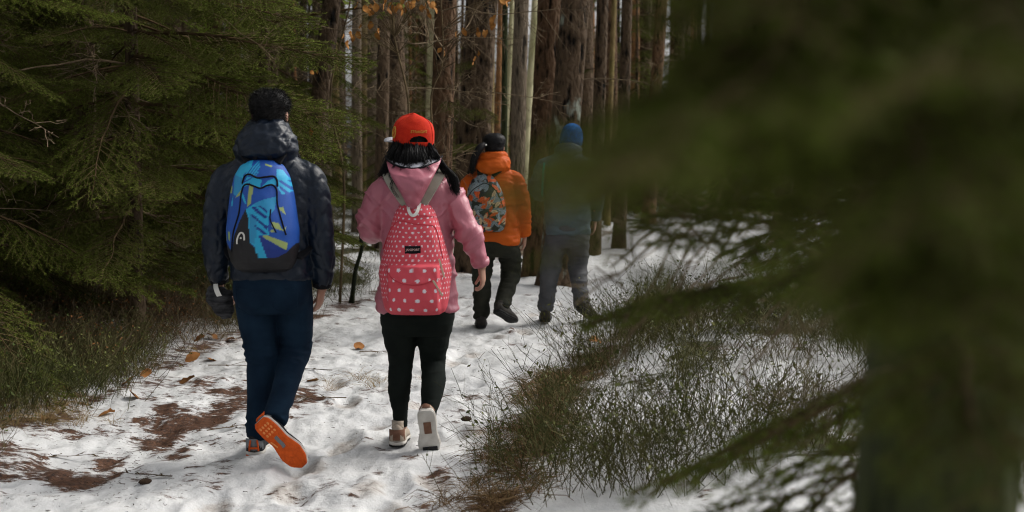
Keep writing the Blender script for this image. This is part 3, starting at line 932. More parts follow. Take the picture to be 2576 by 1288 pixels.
g1 = (-.95, 11.0); g2 = (-.62, 11.6); g3 = (-1.65, 12.2)
sapling([(g1[0], g1[1], gz(*g1)), (-1.0, 11, 1.0), (-.88, 11, 1.8), (-1.02, 11, 2.6), (-.9, 11, 3.4)], 'bare sapling with clusters of orange leaves above the red cap', 71,
        [(925, 15, 11), (938, 30, 11), (950, 12, 11), (985, 20, 11), (1000, 8, 11), (1015, 24, 11), (1030, 10, 11), (1065, 20, 11), (1085, 12, 11), (1090, 28, 11), (885, 95, 11), (895, 85, 11), (908, 78, 11), (955, 85, 11), (930, 55, 11), (880, 100, 11), (1050, 5, 11), (970, 5, 11)], 11)
sapling([(g2[0], g2[1], gz(*g2)), (-.66, 11.6, 1.0), (-.73, 11.6, 1.9), (-.62, 11.6, 2.3), (-.66, 11.6, 3.2)], 'crooked bare sapling with few orange leaves before the thick trunk', 72,
        [(1166, 76, 11.4), (1205, 76, 11.4), (1217, 83, 11.4), (1241, 45, 11.4), (1238, 55, 11.4), (1200, 130, 11.4), (1112, 122, 11.4), (1260, 5, 11.4), (1275, 2, 11.4)], 10)
sapling([(g3[0], g3[1], gz(*g3)), (-1.6, 12.2, 1.2), (-1.72, 12.2, 2.0), (-1.5, 12.2, 3.0), (-1.55, 12.2, 3.8)], 'thin leafless sapling beside the dark leaning trunk', 73, [(790, 180, 12)], 9)

# ------------------------------------------------------------------ ground cover
def ribbon(pts, w, r, taper=.5):
    """thin stem: two crossed-free facing strips as triangles"""
    P = np.asarray(pts, float)
    d = P[-1] - P[0]
    a = np.cross(d, r.normal(size=3)); a /= np.linalg.norm(a) + 1e-9
    ww = np.linspace(1, taper, len(P))[:, None] * w / 2
    V = np.concatenate([P - a * ww, P + a * ww]); n = len(P)
    i = np.arange(n - 1)
    T = np.concatenate([np.stack([i, n + i, i + 1], -1), np.stack([n + i, n + i + 1, i + 1], -1)])
    return V, T


def bilberry(seed, h=.30, n=15, leaf=40, spread=.13, w=.0030):
    r = np.random.default_rng(seed); s = Soup(); tips = []
    for k in range(n):
        a = r.uniform(0, 6.28); p = np.array([*r.normal(0, spread * .55, 2), -.03])
        hh = h * r.uniform(.55, 1.1); d = np.array([math.cos(a) * r.uniform(.15, .95), math.sin(a) * r.uniform(.15, .95), 1])
        mid = p + d * hh * .55 + r.normal(0, .015, 3); tip = p + d * hh + r.normal(0, .03, 3)
        s.add(*ribbon([p, mid, tip], w, r), None, 0); tips += [mid, tip]
        for j in range(4):
            q = p + (tip - p) * r.uniform(.35, .95); e = d * .6 + r.normal(0, .55, 3); e[2] = abs(e[2]) * .8 + .2
            t2 = q + e / np.linalg.norm(e) * hh * r.uniform(.2, .45)
            s.add(*ribbon([q, (q + t2) / 2 + r.normal(0, .006, 3), t2], w * .75, r), None, 0); tips += [t2, (q + t2) / 2]
    tips = np.array(tips)
    P = tips[r.integers(0, len(tips), leaf)] + r.normal(0, .015, (leaf, 3))
    d = r.normal(size=(leaf, 3)); d /= np.linalg.norm(d, axis=1)[:, None]
    e = np.cross(d, r.normal(size=(leaf, 3))); e /= np.linalg.norm(e, axis=1)[:, None]
    l = r.uniform(.006, .012, (leaf, 1))
    V = np.stack([P - d * l, P + e * l * .5, P + d * l, P - e * l * .5], 1).reshape(-1, 3)
    b = np.arange(leaf)[:, None] * 4
    s.add(V, np.concatenate([b + [0, 1, 2], b + [0, 2, 3]]), None, 1)
    return s


def tuft(seed, n=26, h=.26, flop=.8, w=.004):
    r = np.random.default_rng(seed); s = Soup()
    for k in range(n):
        a = r.uniform(0, 6.28); l = h * r.uniform(.6, 1.3); f = flop * r.uniform(.4, 1.2)
        p = np.array([*r.normal(0, .03, 2), -.02]); t = np.linspace(0, 1, 4)[:, None]
        d = np.array([math.cos(a), math.sin(a), 0])
        s.add(*ribbon(p + d * l * f * t ** 1.4 + np.array([0, 0, 1]) * l * (t * .9 - .75 * f * t ** 2.2), w, r, .25), None, 0)
    return s


def scatter(name, soups, XY, scale, mats, label, cat, seed, tilt=.15, name_kind='stuff', zoff=0.0):
    r = np.random.default_rng(seed)
    XY = np.asarray(XY); z = ground_h(XY[:, 0], XY[:, 1], True) + zoff
    which = r.integers(0, len(soups), len(XY))
    Vs, Ts, Ms, off = [], [], [], 0
    for k, sp in enumerate(soups):
        V, T, Q, mi, A = sp.data(); idx = np.where(which == k)[0]
        if not len(idx): continue
        a = r.uniform(0, 6.28, len(idx)); c, s_ = np.cos(a), np.sin(a)
        sc = np.broadcast_to(scale, (len(XY),))[idx] * r.uniform(.7, 1.25, len(idx))
        W_ = np.empty((len(idx), len(V), 3))
        tx, ty = r.normal(0, tilt, (2, len(idx)))
        W_[..., 0] = (c[:, None] * V[None, :, 0] - s_[:, None] * V[None, :, 1] + tx[:, None] * V[None, :, 2]) * sc[:, None] + XY[idx, 0][:, None]
        W_[..., 1] = (s_[:, None] * V[None, :, 0] + c[:, None] * V[None, :, 1] + ty[:, None] * V[None, :, 2]) * sc[:, None] + XY[idx, 1][:, None]
        W_[..., 2] = V[None, :, 2] * sc[:, None] + z[idx][:, None]
        Ts.append((T[None] + (np.arange(len(idx)) * len(V))[:, None, None] + off).reshape(-1, 3)); off += len(idx) * len(V)
        Vs.append(W_.reshape(-1, 3)); Ms.append(np.tile(mi, len(idx)))
    me = np_mesh(name, np.concatenate(Vs), [np.concatenate(Ts)], mats, np.concatenate(Ms), False)
    return tag(obj(name, me), label, cat, kind=name_kind)


M['bil_stem'] = material('bilberry stem', (.050, .058, .018), .7, (.13, .10, .045), 1.3)
M['bil_leaf'] = material('bilberry leaf', (.050, .075, .018), .55, (.13, .14, .035), 1.6)
M['bil_dark'] = material('dark bilberry stem', (.040, .048, .014), .75, (.095, .080, .03), 1.3)
M['bil_dleaf'] = material('dark bilberry leaf', (.045, .060, .016), .6, (.11, .11, .03), 1.6)
M['straw'] = material('dry grass blade', (.20, .13, .055), .75, (.34, .25, .12), 2)
M['mat'] = material('matted brown grass', (.10, .060, .028), .85, (.20, .13, .062), 3)

BIL = [bilberry(s, .30, 17, 34, .15, .0032) for s in range(6)]
BILF = [bilberry(20 + s, .34, 9, 22, .17, .006) for s in range(4)]


def sample(n, xr, yr_, cond, seed):
    r = np.random.default_rng(seed)
    x = r.uniform(*xr, n); y = r.uniform(*yr_, n)
    k = cond(x, y, r); return np.c_[x[k], y[k]]


def c_left(x, y, r):
    dl, dr = path_d(x, y); n = fbm(x * 1.1, y * .9, 0, 3, 81)
    return (dl > -.02 + .35 * r.random(len(x)) ** 2) & (r.random(len(x)) < (.72 + 2.6 * n + .2 * sstep(.3, 1.2, dl)) * sstep(15, 10.5, y)) & (x > -.48 * y - .6)


def c_right(x, y, r):
    dl, dr = path_d(x, y); n = fbm(x * 1.7, y * 1.2, 0, 3, 91)
    return (dr > .06 + .4 * r.random(len(x)) ** 2) & (r.random(len(x)) < .38 + 4.0 * n) & (x < .48 * y + .6)


def c_far(x, y, r):
    dl, dr = path_d(x, y); n = fbm(x * .6, y * .5, 0, 3, 95)
    return (np.maximum(dl, dr) > .15) & (r.random(len(x)) < .45 + 1.6 * n) & (abs(x) < .47 * y)


scatter('bilberry_undergrowth', BIL, sample(4600, (-6, -1.2), (6.0, 13.0), c_left, 1), 1.05, [M['bil_stem'], M['bil_leaf']],
        'green bilberry shrubs covering the forest floor left of the trail', 'undergrowth', 2)
scatter('bilberry_undergrowth', BIL, sample(1900, (-.2, 5.5), (4.95, 12.0), c_right, 3), 1.25, [M['bil_dark'], M['bil_dleaf']],
        'dark green bilberry shrubs on the snowy bank right of the trail', 'undergrowth', 4)
scatter('bilberry_undergrowth', BILF, sample(5200, (-14, 14), (12.0, 33), c_far, 5), 1.05, [M['bil_stem'], M['bil_leaf']],
        'yellow green low shrubs on snow between the background trunks', 'undergrowth', 6)


def c_edge(x, y, r):
    dl, dr = path_d(x, y)
    return (abs(dr - .10) < .13 + .1 * r.random(len(x))) & (fbm(x * 1.5, y * 1.2, 0, 2, 98) > -.12)


MATT = [tuft(40 + s, 34, .17, 1.25, .0035) for s in range(3)]
STRAW = [tuft(50 + s, 30, .26, .95, .003) for s in range(3)]
scatter('dry_grass', MATT, sample(2600, (-.6, 2.2), (4.6, 12.5), c_edge, 7), 1.0, [M['mat']],
        'matted brown grass along the right edge of the trail', 'grass', 8, .3)


def c_straw(x, y, r):
    dl, dr = path_d(x, y)
    return ((dl > 0) & (dl < .8) & (r.random(len(x)) < .07)) | (np.exp(-(((x + 2.75) / .35) ** 2 + ((y - 7.0) / .35) ** 2)) > r.random(len(x)) * 1.5) \
        | (np.exp(-(((x + .98) / .18) ** 2 + ((y - 8.0) / .15) ** 2)) > r.random(len(x)) * 1.6)


scatter('dry_grass', STRAW, sample(2200, (-3.6, -.7), (5.6, 12.0), c_straw, 9), .8, [M['straw']],
        'pale dry grass blades bending over the left trail edge', 'grass', 10, .3)

scatter('brushwood', BIL, sample(1500, (-5.5, -2.0), (7.2, 10.5), lambda x, y, r: (path_d(x, y)[0] > .25) & (r.random(len(x)) < .45 + 1.8 * fbm(x * 1.3, y * 1.1, 0, 2, 55)), 33), 1.1, [M['deadwood'], M['leaf_brown']],
        'brown dead stems and twigs among the bilberries under left spruces', 'brushwood', 34, .35)
o = obj('fallen_leaf', LEAF_O[1], None, tuple(px_point(780, 322, 8.6)), (.4, 1.3, 1.0), .9)
tag(o, 'orange leaf caught on a spruce bough right of the man\'s shoulder', 'leaf')
# needles and crumbs of bark lying on the snow
nr = np.random.default_rng(15)
crumb = []
for k in range(4):
    s = Soup()
    for j in range(7):
        p = np.array([*nr.normal(0, .10, 2), .004]); a = nr.uniform(0, 6.28); l = nr.uniform(.010, .035)
        q = p + np.array([math.cos(a), math.sin(a), nr.uniform(-.05, .15)]) * l
        s.add(*ribbon([p, (p + q) / 2 + nr.normal(0, .003, 3), q], nr.uniform(.0015, .004), nr), None, 0)
    crumb.append(s)


def c_snow(x, y, r):
    dl, dr = path_d(x, y)
    return (np.maximum(dl, dr) < .1) & (r.random(len(x)) < .07 + .9 * np.exp(-((x + 1.95) / .5) ** 2) * sstep(8.5, 7.3, y))


scatter('needle_litter', crumb, sample(2400, (-3, 1.6), (4.6, 12), c_snow, 11), 1.0, [M['wood']],
        'scattered needles and bark crumbs lying on the trodden snow', 'litter', 12, 0)

# single fallen leaves, twigs and cones
lv = random.Random(21)


def on_ground(px, py):
    y = CAM_H * FPX / (py - 377)
    for _ in range(4):
        x = gx(px, y); y = (CAM_H - float(ground_h(x, y, True))) * FPX / (py - 377)
    return gx(px, y), y, float(ground_h(gx(px, y), y, True))


for (px, py, s) in ((355, 955, 1.1), (440, 965, 1.3), (290, 975, 1.1), (460, 915, 1.3), (538, 912, 1.0), (540, 860, 1.2), (130, 1065, 1.2), (230, 1055, 1.1), (908, 880, 1.2), (1210, 745, 1.0), (340, 1000, 1.1), (590, 860, 1.0), (1515, 868, 1.2), (620, 820, 1.2), (170, 985, 1.0), (480, 870, 1.0), (765, 965, .9), (1000, 880, .8)):
    x, y, z = on_ground(px, py)
    o = obj('fallen_leaf', LEAF_B[lv.randrange(3)], None, (x, y, z + .012), (lv.uniform(-.5, .5), lv.uniform(-.6, .3), lv.uniform(0, 6.28)), s)
    left = px < 700
    if left:
        tag(o, 'withered orange-brown leaf at the left edge of the trail', 'leaf', 'fallen leaves at the left trail edge')
    elif px == 1515:
        tag(o, 'orange leaf caught in bilberries right of the trail', 'leaf')
    elif px == 908:
        tag(o, 'curled brown leaf lying alone on snow between first two hikers', 'leaf')
    else:
        tag(o, 'small brown leaf on the snow in the middle of the trail', 'leaf', 'small leaves on the trail snow')
for (px, py, lab) in ((620, 985, 'small dark cone on the snow left of the man in jeans'), (672, 1128, 'dark cone lying close beside the man\'s standing shoe'),
                      (1185, 1066, 'tiny dark cone on the snow by the pink hiker\'s shoe'), (365, 1228, 'dark cone on the snow below the bare soil patch')):
    x, y, z = on_ground(px, py)
    s = Soup(); t = np.linspace(0, 1, 15)
    R = .016 * np.sin(np.pi * (t * .93 + .05)) ** .7 * (1 + .22 * np.sin(t * 45))
    s.tube(np.c_[t * .06, 0 * t, 0 * t], R, 9)
    tag(obj('pine_cone', s.mesh('pine_cone', [M['cone']]), None, (x, y, z + .012), (0, 0, lv.uniform(0, 6))), lab, 'cone')
for (px, py, L_, rz, lab) in ((120, 1165, .42, .2, 'forked dark twig lying on snow at the lower left'), (560, 1100, .25, .6, 'bent dark twig on snow left of the standing shoe'),
                              (765, 950, .38, 2.6, 'dead twigs on snow right of the man\'s raised leg'), (945, 895, .26, .3, 'dark twig on snow between the two front hikers'),
                              (790, 1015, .35, 3.0, 'brown twig in the grass tuft behind the orange sole'), (600, 930, .45, .1, 'long thin twig at the left trail edge'),
                              (350, 1220, .25, 2.8, 'thin twig on snow under the soil patch')):
    x, y, z = on_ground(px, py)
    me = shoots_to_mesh('fallen_twig', [(a * L_ / 1.3, b * 1.5, c * 1.5, d) for a, b, c, d in bare_shoots(int(px), 1.3, 5, .0, 0, .006, .45)], [M['wood']], 0, 0, 0, 1)
    o = obj('fallen_twig', me, None, (x - L_ / 2 * math.cos(rz), y, z + .02), (0, 0, rz), (1, 1, .35))
    tag(o, lab, 'twig')
# crooked dead stem standing by the trail left of the pink hiker
x, y, z = gx(880, 12.2), 12.2, gz(gx(880, 12.2), 12.2)
s = Soup()
pp = spline([(0, 0, -.05), (.03, 0, .18), (.05, .02, .33), (.11, 0, .52), (.10, .02, .66), (.17, 0, .88), (.24, .02, 1.15)], 26)
s.tube(pp, np.interp(np.linspace(0, 1, 26), [0, .1, 1], [.035, .022, .012]), 8)
dst = empty('dead_stem', (x, y, z)); tag(dst, 'crooked dark dead stem standing between man and pink hiker', 'dead stem')
obj('stem', s.mesh('stem', [M['bark_moss']]), dst)
add_branch(dst, BARE[0], 'dead_branch', (.11, 0, .5), (.5, .2, .6), .35, 1); add_branch(dst, BARE[2], 'dead_branch', (.05, 0, .3), (-.6, .2, .4), .3, 2)

# ------------------------------------------------------------------ people
def ell_ring(c, rx, ry, n=28, e=2.0, rot=0.0):
    th = np.linspace(0, 2 * np.pi, n, endpoint=False)
    cx, sy = np.cos(th), np.sin(th)
    x = rx * np.sign(cx) * np.abs(cx) ** (2 / e); y = ry * np.sign(sy) * np.abs(sy) ** (2 / e)
    if rot: x, y = x * math.cos(rot) - y * math.sin(rot), x * math.sin(rot) + y * math.cos(rot)
    return np.c_[c[0] + x, c[1] + y, np.full(n, c[2])]


def torso(s, rows, n=36, e=2.4, k=40):
    """rows: z, cx, cy, rx, ry"""
    R = spline([(r[1], r[2], r[0], r[3], r[4]) for r in rows], k)
    s.loft([ell_ring(r[:3], max(r[3], .004), max(r[4], .004), n, e) for r in R])


def limb(s, rows, n=18, k=26, flat=1.0):
    """rows: x, y, z, r"""
    R = spline(rows, k)
    s.tube(R[:, :3], R[:, 3], n, 0, True, flat, (1, 0, 0))


def ball(s, c, r, n=16):
    r = np.broadcast_to(r, 3)
    t = np.linspace(.02, np.pi - .02, n)
    s.loft([ell_ring((c[0], c[1], c[2] - r[2] * math.cos(a)), r[0] * math.sin(a), r[1] * math.sin(a), 20) for a in t])


def fuse(name, s, voxel=.008, smooth=4, mat=None, disp=None, dec=None):
    """melt overlapping lofts into one continuous skin, smooth it, then add folds"""
    V, T, Q, mi, A = s.data()
    me = np_mesh(name, V, [T, Q], [])
    o = bpy.data.objects.new('tmp', me); COL.objects.link(o)
    md = o.modifiers.new('r', 'REMESH'); md.mode = 'VOXEL'; md.voxel_size = voxel
    if smooth:
        sm = o.modifiers.new('s', 'SMOOTH'); sm.factor = .5; sm.iterations = smooth
    if dec:
        dm = o.modifiers.new('d', 'DECIMATE'); dm.ratio = dec
    dg = bpy.context.evaluated_depsgraph_get()
    out = bpy.data.meshes.new_from_object(o.evaluated_get(dg))
    bpy.data.objects.remove(o); bpy.data.meshes.remove(me)
    out.name = name
    n = len(out.vertices)
    co = np.empty(n * 3, np.float32); out.vertices.foreach_get('co', co); co = co.reshape(-1, 3)
    if disp is not None:
        no = np.empty(n * 3, np.float32); out.vertices.foreach_get('normal', no); no = no.reshape(-1, 3)
        co = co + no * disp(co, no)[:, None]
        out.vertices.foreach_set('co', co.astype(np.float32).ravel())
    out.polygons.foreach_set('use_smooth', np.ones(len(out.polygons), bool))
    out.update()
    out.materials.clear()
    if mat: out.materials.append(mat)
    return out


def paint(me, fn, attr='tint'):
    n = len(me.vertices)
    co = np.empty(n * 3, np.float32); me.vertices.foreach_get('co', co); co = co.reshape(-1, 3)
    c = fn(co).astype(np.float32)
    at = me.attributes.new(attr, 'FLOAT_COLOR', 'POINT')
    at.data.foreach_set('color', np.c_[c, np.ones(n, np.float32)].ravel())


def folds(amp, sx, sy, sz, seed, ridge=True):
    def f(co, no):
        v = fbm(co[:, 0] * sx, co[:, 1] * sy, co[:, 2] * sz, 3, seed)
        return amp * ((.5 - np.abs(v) * 2) if ridge else v)
    return f


M['skin'] = material('skin', (.32, .17, .115), .55, (.38, .21, .15), 9, spec=.4)
M['hair'] = material('black hair', (.005, .005, .006), .55, (.012, .011, .011), 30, spec=.15)
M['eye'] = material('eye', (.7, .7, .7), .2, (.03, .02, .015), 30)
M['navy_puffer'] = material('navy quilted nylon', (.003, .007, .016), .40, (.005, .011, .022), 6, bump=.2, bscale=45, spec=.28)
M['denim'] = material('dark blue denim', (.0045, .012, .025), .95, (.008, .021, .040), 9, bump=.15, bscale=400, spec=.1)
M['pink'] = material('pink windbreaker', (.37, .108, .148), .42, (.43, .14, .18), 4, bump=.30, bscale=22, spec=.45, stretch=(1, 1, .5))
M['pink_in'] = material('pale grey lining', (.50, .50, .56), .7, (.60, .60, .66), 20)
M['legging'] = material('black leggings', (.006, .0085, .0075), .9, (.010, .013, .011), 10, spec=.08)
M['orange'] = material('orange jacket shell', (.44, .075, .008), .55, (.52, .10, .012), 5, bump=.30, bscale=20)
M['dk_trouser'] = material('dark olive trousers', (.016, .017, .013), .85, (.028, .028, .02), 8, bump=.2, bscale=30)
M['grey_jacket'] = material('blue grey jacket', (.075, .100, .115), .7, (.10, .13, .145), 5, bump=.3, bscale=20)
M['grey_trouser'] = material('grey trekking trousers', (.065, .066, .070), .85, (.095, .096, .10), 8, bump=.25, bscale=25)
M['red_cap'] = material('red cap cotton', (.46, .018, .007), .85, (.56, .030, .010), 30, bump=.2, bscale=200, spec=.15)
M['brim'] = material('grey white brim', (.50, .50, .54), .7)
M['yellow'] = material('yellow embroidery', (.50, .26, .05), .7)
M['black'] = material('black fabric', (.006, .006, .008), .75, (.012, .012, .014), 30)
M['white'] = material('white webbing', (.68, .67, .63), .7)
M['khaki'] = material('khaki grey strap', (.30, .29, .24), .8, (.36, .35, .29), 20)
M['knit'] = material('blue knit', (.010, .070, .23), .9, (.02, .13, .36), 35, bump=.5, bscale=120)
M['grey_knit'] = material('grey wool knit', (.022, .023, .026), .95, (.075, .075, .08), 12, bump=.5, bscale=160, stretch=(1, 1, 5))
M['orange_sole'] = material('orange rubber', (.72, .115, .018), .55, (.60, .09, .015), 40, bump=.4, bscale=90)
M['midsole'] = material('white foam midsole', (.60, .58, .54), .6, (.45, .42, .38), 20)
M['shoe_black'] = material('black mesh upper', (.012, .013, .015), .7, (.03, .03, .034), 60)
M['shoe_grey'] = material('grey overlay', (.18, .19, .20), .6)
M['shoe_brown'] = material('brown suede upper', (.15, .075, .05), .85, (.20, .11, .075), 25)
M['shoe_beige'] = material('beige suede', (.36, .30, .24), .85, (.42, .36, .30), 25)
M['boot'] = material('dark boot leather', (.022, .020, .018), .6, (.05, .045, .04), 20)
M['rubber'] = material('dark rubber sole', (.012, .012, .013), .6, (.03, .03, .03), 40)
M['teal'] = material('teal cord', (.02, .30, .27), .6)


def hand(s, wrist, d, palm_n, side, sc=1.0, curl=.55):
    """palm and five bent fingers; d: towards the fingertips, palm_n: where the palm faces, side: thumb direction"""
    w = np.array(wrist, float); d = np.array(d, float); d /= np.linalg.norm(d)
    n = np.array(palm_n, float); n -= d * n.dot(d); n /= np.linalg.norm(n)
    t = np.cross(d, n)
    if t.dot(np.array(side, float)) < 0: t = -t
    L = .088 * sc
    s.loft([w + d * L * q + (np.cos(a)[:, None] * t * wx + np.sin(a)[:, None] * n * wy) * sc
            for a in [np.linspace(0, 6.283, 14, endpoint=False)] for q, wx, wy in ((-.25, .026, .020), (0, .030, .020), (.45, .040, .017), (.85, .041, .015), (1.02, .034, .011))])
    for k, (off, fl) in enumerate(((.030, .070), (.010, .080), (-.010, .074), (-.029, .058))):
        b = w + d * L * .92 + t * off * sc
        c = curl * (1 + .12 * k)
        p = [b]
        for j, f in enumerate((.45, .32, .25)):
            a = c * (j + .6)
            p.append(p[-1] + (d * math.cos(a) + n * math.sin(a)) * fl * sc * f)
        s.tube(spline(p, 10), np.linspace(.0092, .0070, 10) * sc, 8)
    b = w + d * L * .18 + t * .026 * sc
    p = [b, b + (t * .75 + d * .6 + n * .25) * .034 * sc, b + (t * .75 + d * 1.25 + n * .7) * .048 * sc, b + (t * .62 + d * 1.75 + n * 1.1) * .055 * sc]
    s.tube(spline(p, 10), np.linspace(.0125, .0080, 10) * sc, 8)


def head_loft(s, c, sc=1.0, yaw=0.0):
    """head facing +Y before yaw: skull, jaw, brow, nose, lips, ears; c = head centre, 0.23 high"""
    H = .115 * sc
    cs, sn = math.cos(yaw), math.sin(yaw)
    tr = lambda P: np.c_[c[0] + P[:, 0] * cs - P[:, 1] * sn, c[1] + P[:, 0] * sn + P[:, 1] * cs, c[2] + P[:, 2]]
    rows = [(-1.0, .022, .028, .052), (-.92, .040, .045, .040), (-.75, .056, .062, .022), (-.5, .066, .078, .008), (-.2, .071, .088, .0), (.1, .075, .094, -.004),
            (.4, .075, .095, -.006), (.65, .066, .085, -.008), (.85, .046, .062, -.008), (.97, .020, .028, -.006)]
    R = spline([(r[0] * H, r[1] * sc, r[2] * sc, r[3] * sc) for r in rows], 26)
    s.loft([tr(ell_ring((0, r[3], r[0]), r[1], r[2], 30, 2.2)) for r in R])

    def bl(x, y, z, r):
        q = Soup(); ball(q, (x * sc, y * sc, z * sc), np.array(r) * sc, 10); V, T, Q, m_, a_ = q.data()
        s.add(tr(V), T, Q)
    q = Soup(); q.tube([(0, .088 * sc, .022 * sc), (0, .102 * sc, -.004 * sc), (0, .108 * sc, -.02 * sc), (0, .094 * sc, -.03 * sc)], np.array([.008, .011, .015, .010]) * sc, 10)
    V, T, Q, m_, a_ = q.data(); s.add(tr(V), T, Q)
    bl(0, .083, -.058, (.024, .012, .007)); bl(0, .080, -.068, (.020, .012, .008)); bl(0, .078, -.098, (.022, .016, .013))
    bl(-.030, .082, .026, (.024, .012, .009)); bl(.030, .082, .026, (.024, .012, .009))
    for sx in (-1, 1):
        bl(sx * .079, -.012, -.005, (.010, .020, .031)); bl(sx * .074, -.004, -.03, (.009, .010, .012))
    return tr


def shoe(parent, M4, mats, L=.285, w=.052, h=.085, boot=.0, bits=None):
    """local: heel at origin, toe along +Y, sole at z=0; mats = upper, midsole, outsole, trim"""
    up, mid, outs, trim = mats
    y = np.linspace(0, 1, 22)
    hw = np.interp(y, [0, .06, .25, .45, .7, .88, 1], [.45, .74, .80, .72, 1.0, .82, .28]) * w
    cx = np.interp(y, [0, .4, .75, 1], [0, .0, -.004, -.010])

    def slab(name, z0, z1, gro, m):
        s = Soup(); th = np.linspace(0, 2 * np.pi, 16, endpoint=False)
        rr_ = []
        for i in range(22):
            t_ = .012 * max(0, (y[i] - .75) / .25) ** 2 * 1.5
            c_, si = np.cos(th), np.sin(th)
            rr_.append(np.c_[cx[i] + (hw[i] + gro) * np.sign(c_) * np.abs(c_) ** .5, np.full(16, y[i] * L), t_ + (z0 + z1) / 2 + (z1 - z0) / 2 * np.sign(si) * np.abs(si) ** .5])
        s.loft(rr_)
        o = obj(name, s.mesh(name, [m]), parent); o.matrix_local = M4; return o
    root = empty('shoe', parent=parent)
    root.matrix_local = M4

    def part(name, me):
        o = obj(name, me, root); return o
    parts = []
    for name, z0, z1, gro, m in (('outsole', 0, .010, .002, outs), ('midsole', .0095, .030, .004, mid)):
        o = slab(name, z0, z1, gro, m); o.parent = root; o.matrix_local = Matrix(); parts.append(o)
    s = Soup(); th = np.linspace(0, np.pi, 15)
    hz = np.interp(y, [0, .05, .22, .34, .5, .72, .9, 1], [.80, 1.0, 1.0, .98, .80, .55, .42, .22]) * h
    rings = []
    for i in range(22):
        c_, si = np.cos(th), np.sin(th)
        nar = 1 - .38 * si * (1 if y[i] < .5 else .6)
        rings.append(np.concatenate([np.c_[cx[i] + hw[i] * c_ * nar, np.full(15, y[i] * L), .028 + hz[i] * si ** .6], [[cx[i], y[i] * L, .022]]]))
    s.loft(rings)
    part('upper', s.mesh('upper', [up]))
    # heel counter trim and laces
    s = Soup(); a = np.linspace(math.radians(200), math.radians(340), 11)
    s.loft([np.c_[[(.036 + g_) * math.cos(q) * w / .052 for g_ in (0, .006, .006, 0)], [.042 + (.041 + g_) * math.sin(q) for g_ in (0, .006, .006, 0)], [.034, .034, .034 + h * .62, .034 + h * .62]] for q in a])
    part('heel_counter', s.mesh('heel_counter', [trim]))
    s = Soup()
    for k in range(5):
        yy = L * (.36 + .055 * k); zz = .030 + float(np.interp(yy / L, y, hz)) * 1.0
        s.tube([(-.026, yy, zz - .014), (-.012, yy + .004, zz), (.012, yy + .004, zz), (.026, yy, zz - .014)], .0028, 6)
    part('laces', s.mesh('laces', [mid]))
    if boot:
        s = Soup(); s.loft([ell_ring((0, .055 + q * .01, .08 + q * boot), .044, .055, 18) for q in np.linspace(0, 1, 6)])
        part('collar', s.mesh('collar', [up]))
    else:
        s = Soup(); s.loft([ell_ring((0, .062, .028 + h * q), .034 + .004 * math.sin(q * 5), .047, 18) for q in np.linspace(.7, 1.12, 5)])
        part('collar', s.mesh('collar', [trim if bits is None else bits]))
    return root


def foot_matrix(heel, toe, up):
    """shoe frame: +Y from heel to toe, +Z near 'up' (away from the sole)"""
    h = Vector(heel); y = (Vector(toe) - h).normalized(); z = Vector(up); z = (z - y * z.dot(y)).normalized(); x = y.cross(z)
    m = Matrix((x, y, z)).transposed().to_4x4(); m.translation = h
    return m


def strands(s, curves, w, seed, m=0, jit=.006, n=30, k=9):
    """bundles of fine hair ribbons round guide curves"""
    r = np.random.default_rng(seed)
    for c in curves:
        C = spline(c, k)
        for j in range(n):
            o = r.normal(0, jit, 3); f = np.linspace(.6, 1.4, k)[:, None]
            P = C + o * f + np.cumsum(r.normal(0, .0012, (k, 3)), 0)
            V, T = ribbon(P, w, r, .35); s.add(V, T, None, m)


def text_mesh(body, size, fn, mat, ext=.0008, font_w=1.0):
    cu = bpy.data.curves.new('t', 'FONT'); cu.body = body; cu.size = size; cu.align_x = 'CENTER'; cu.align_y = 'CENTER'; cu.extrude = ext; cu.resolution_u = 2; cu.offset = size * .012
    o = bpy.data.objects.new('tmp', cu); COL.objects.link(o)
    me = bpy.data.meshes.new_from_object(o.evaluated_get(bpy.context.evaluated_depsgraph_get()))
    bpy.data.objects.remove(o)
    me.name = 'lettering'
    for v in me.vertices: v.co = fn(v.co.x * font_w, v.co.y, v.co.z)
    me.materials.clear(); me.materials.append(mat)
    return me


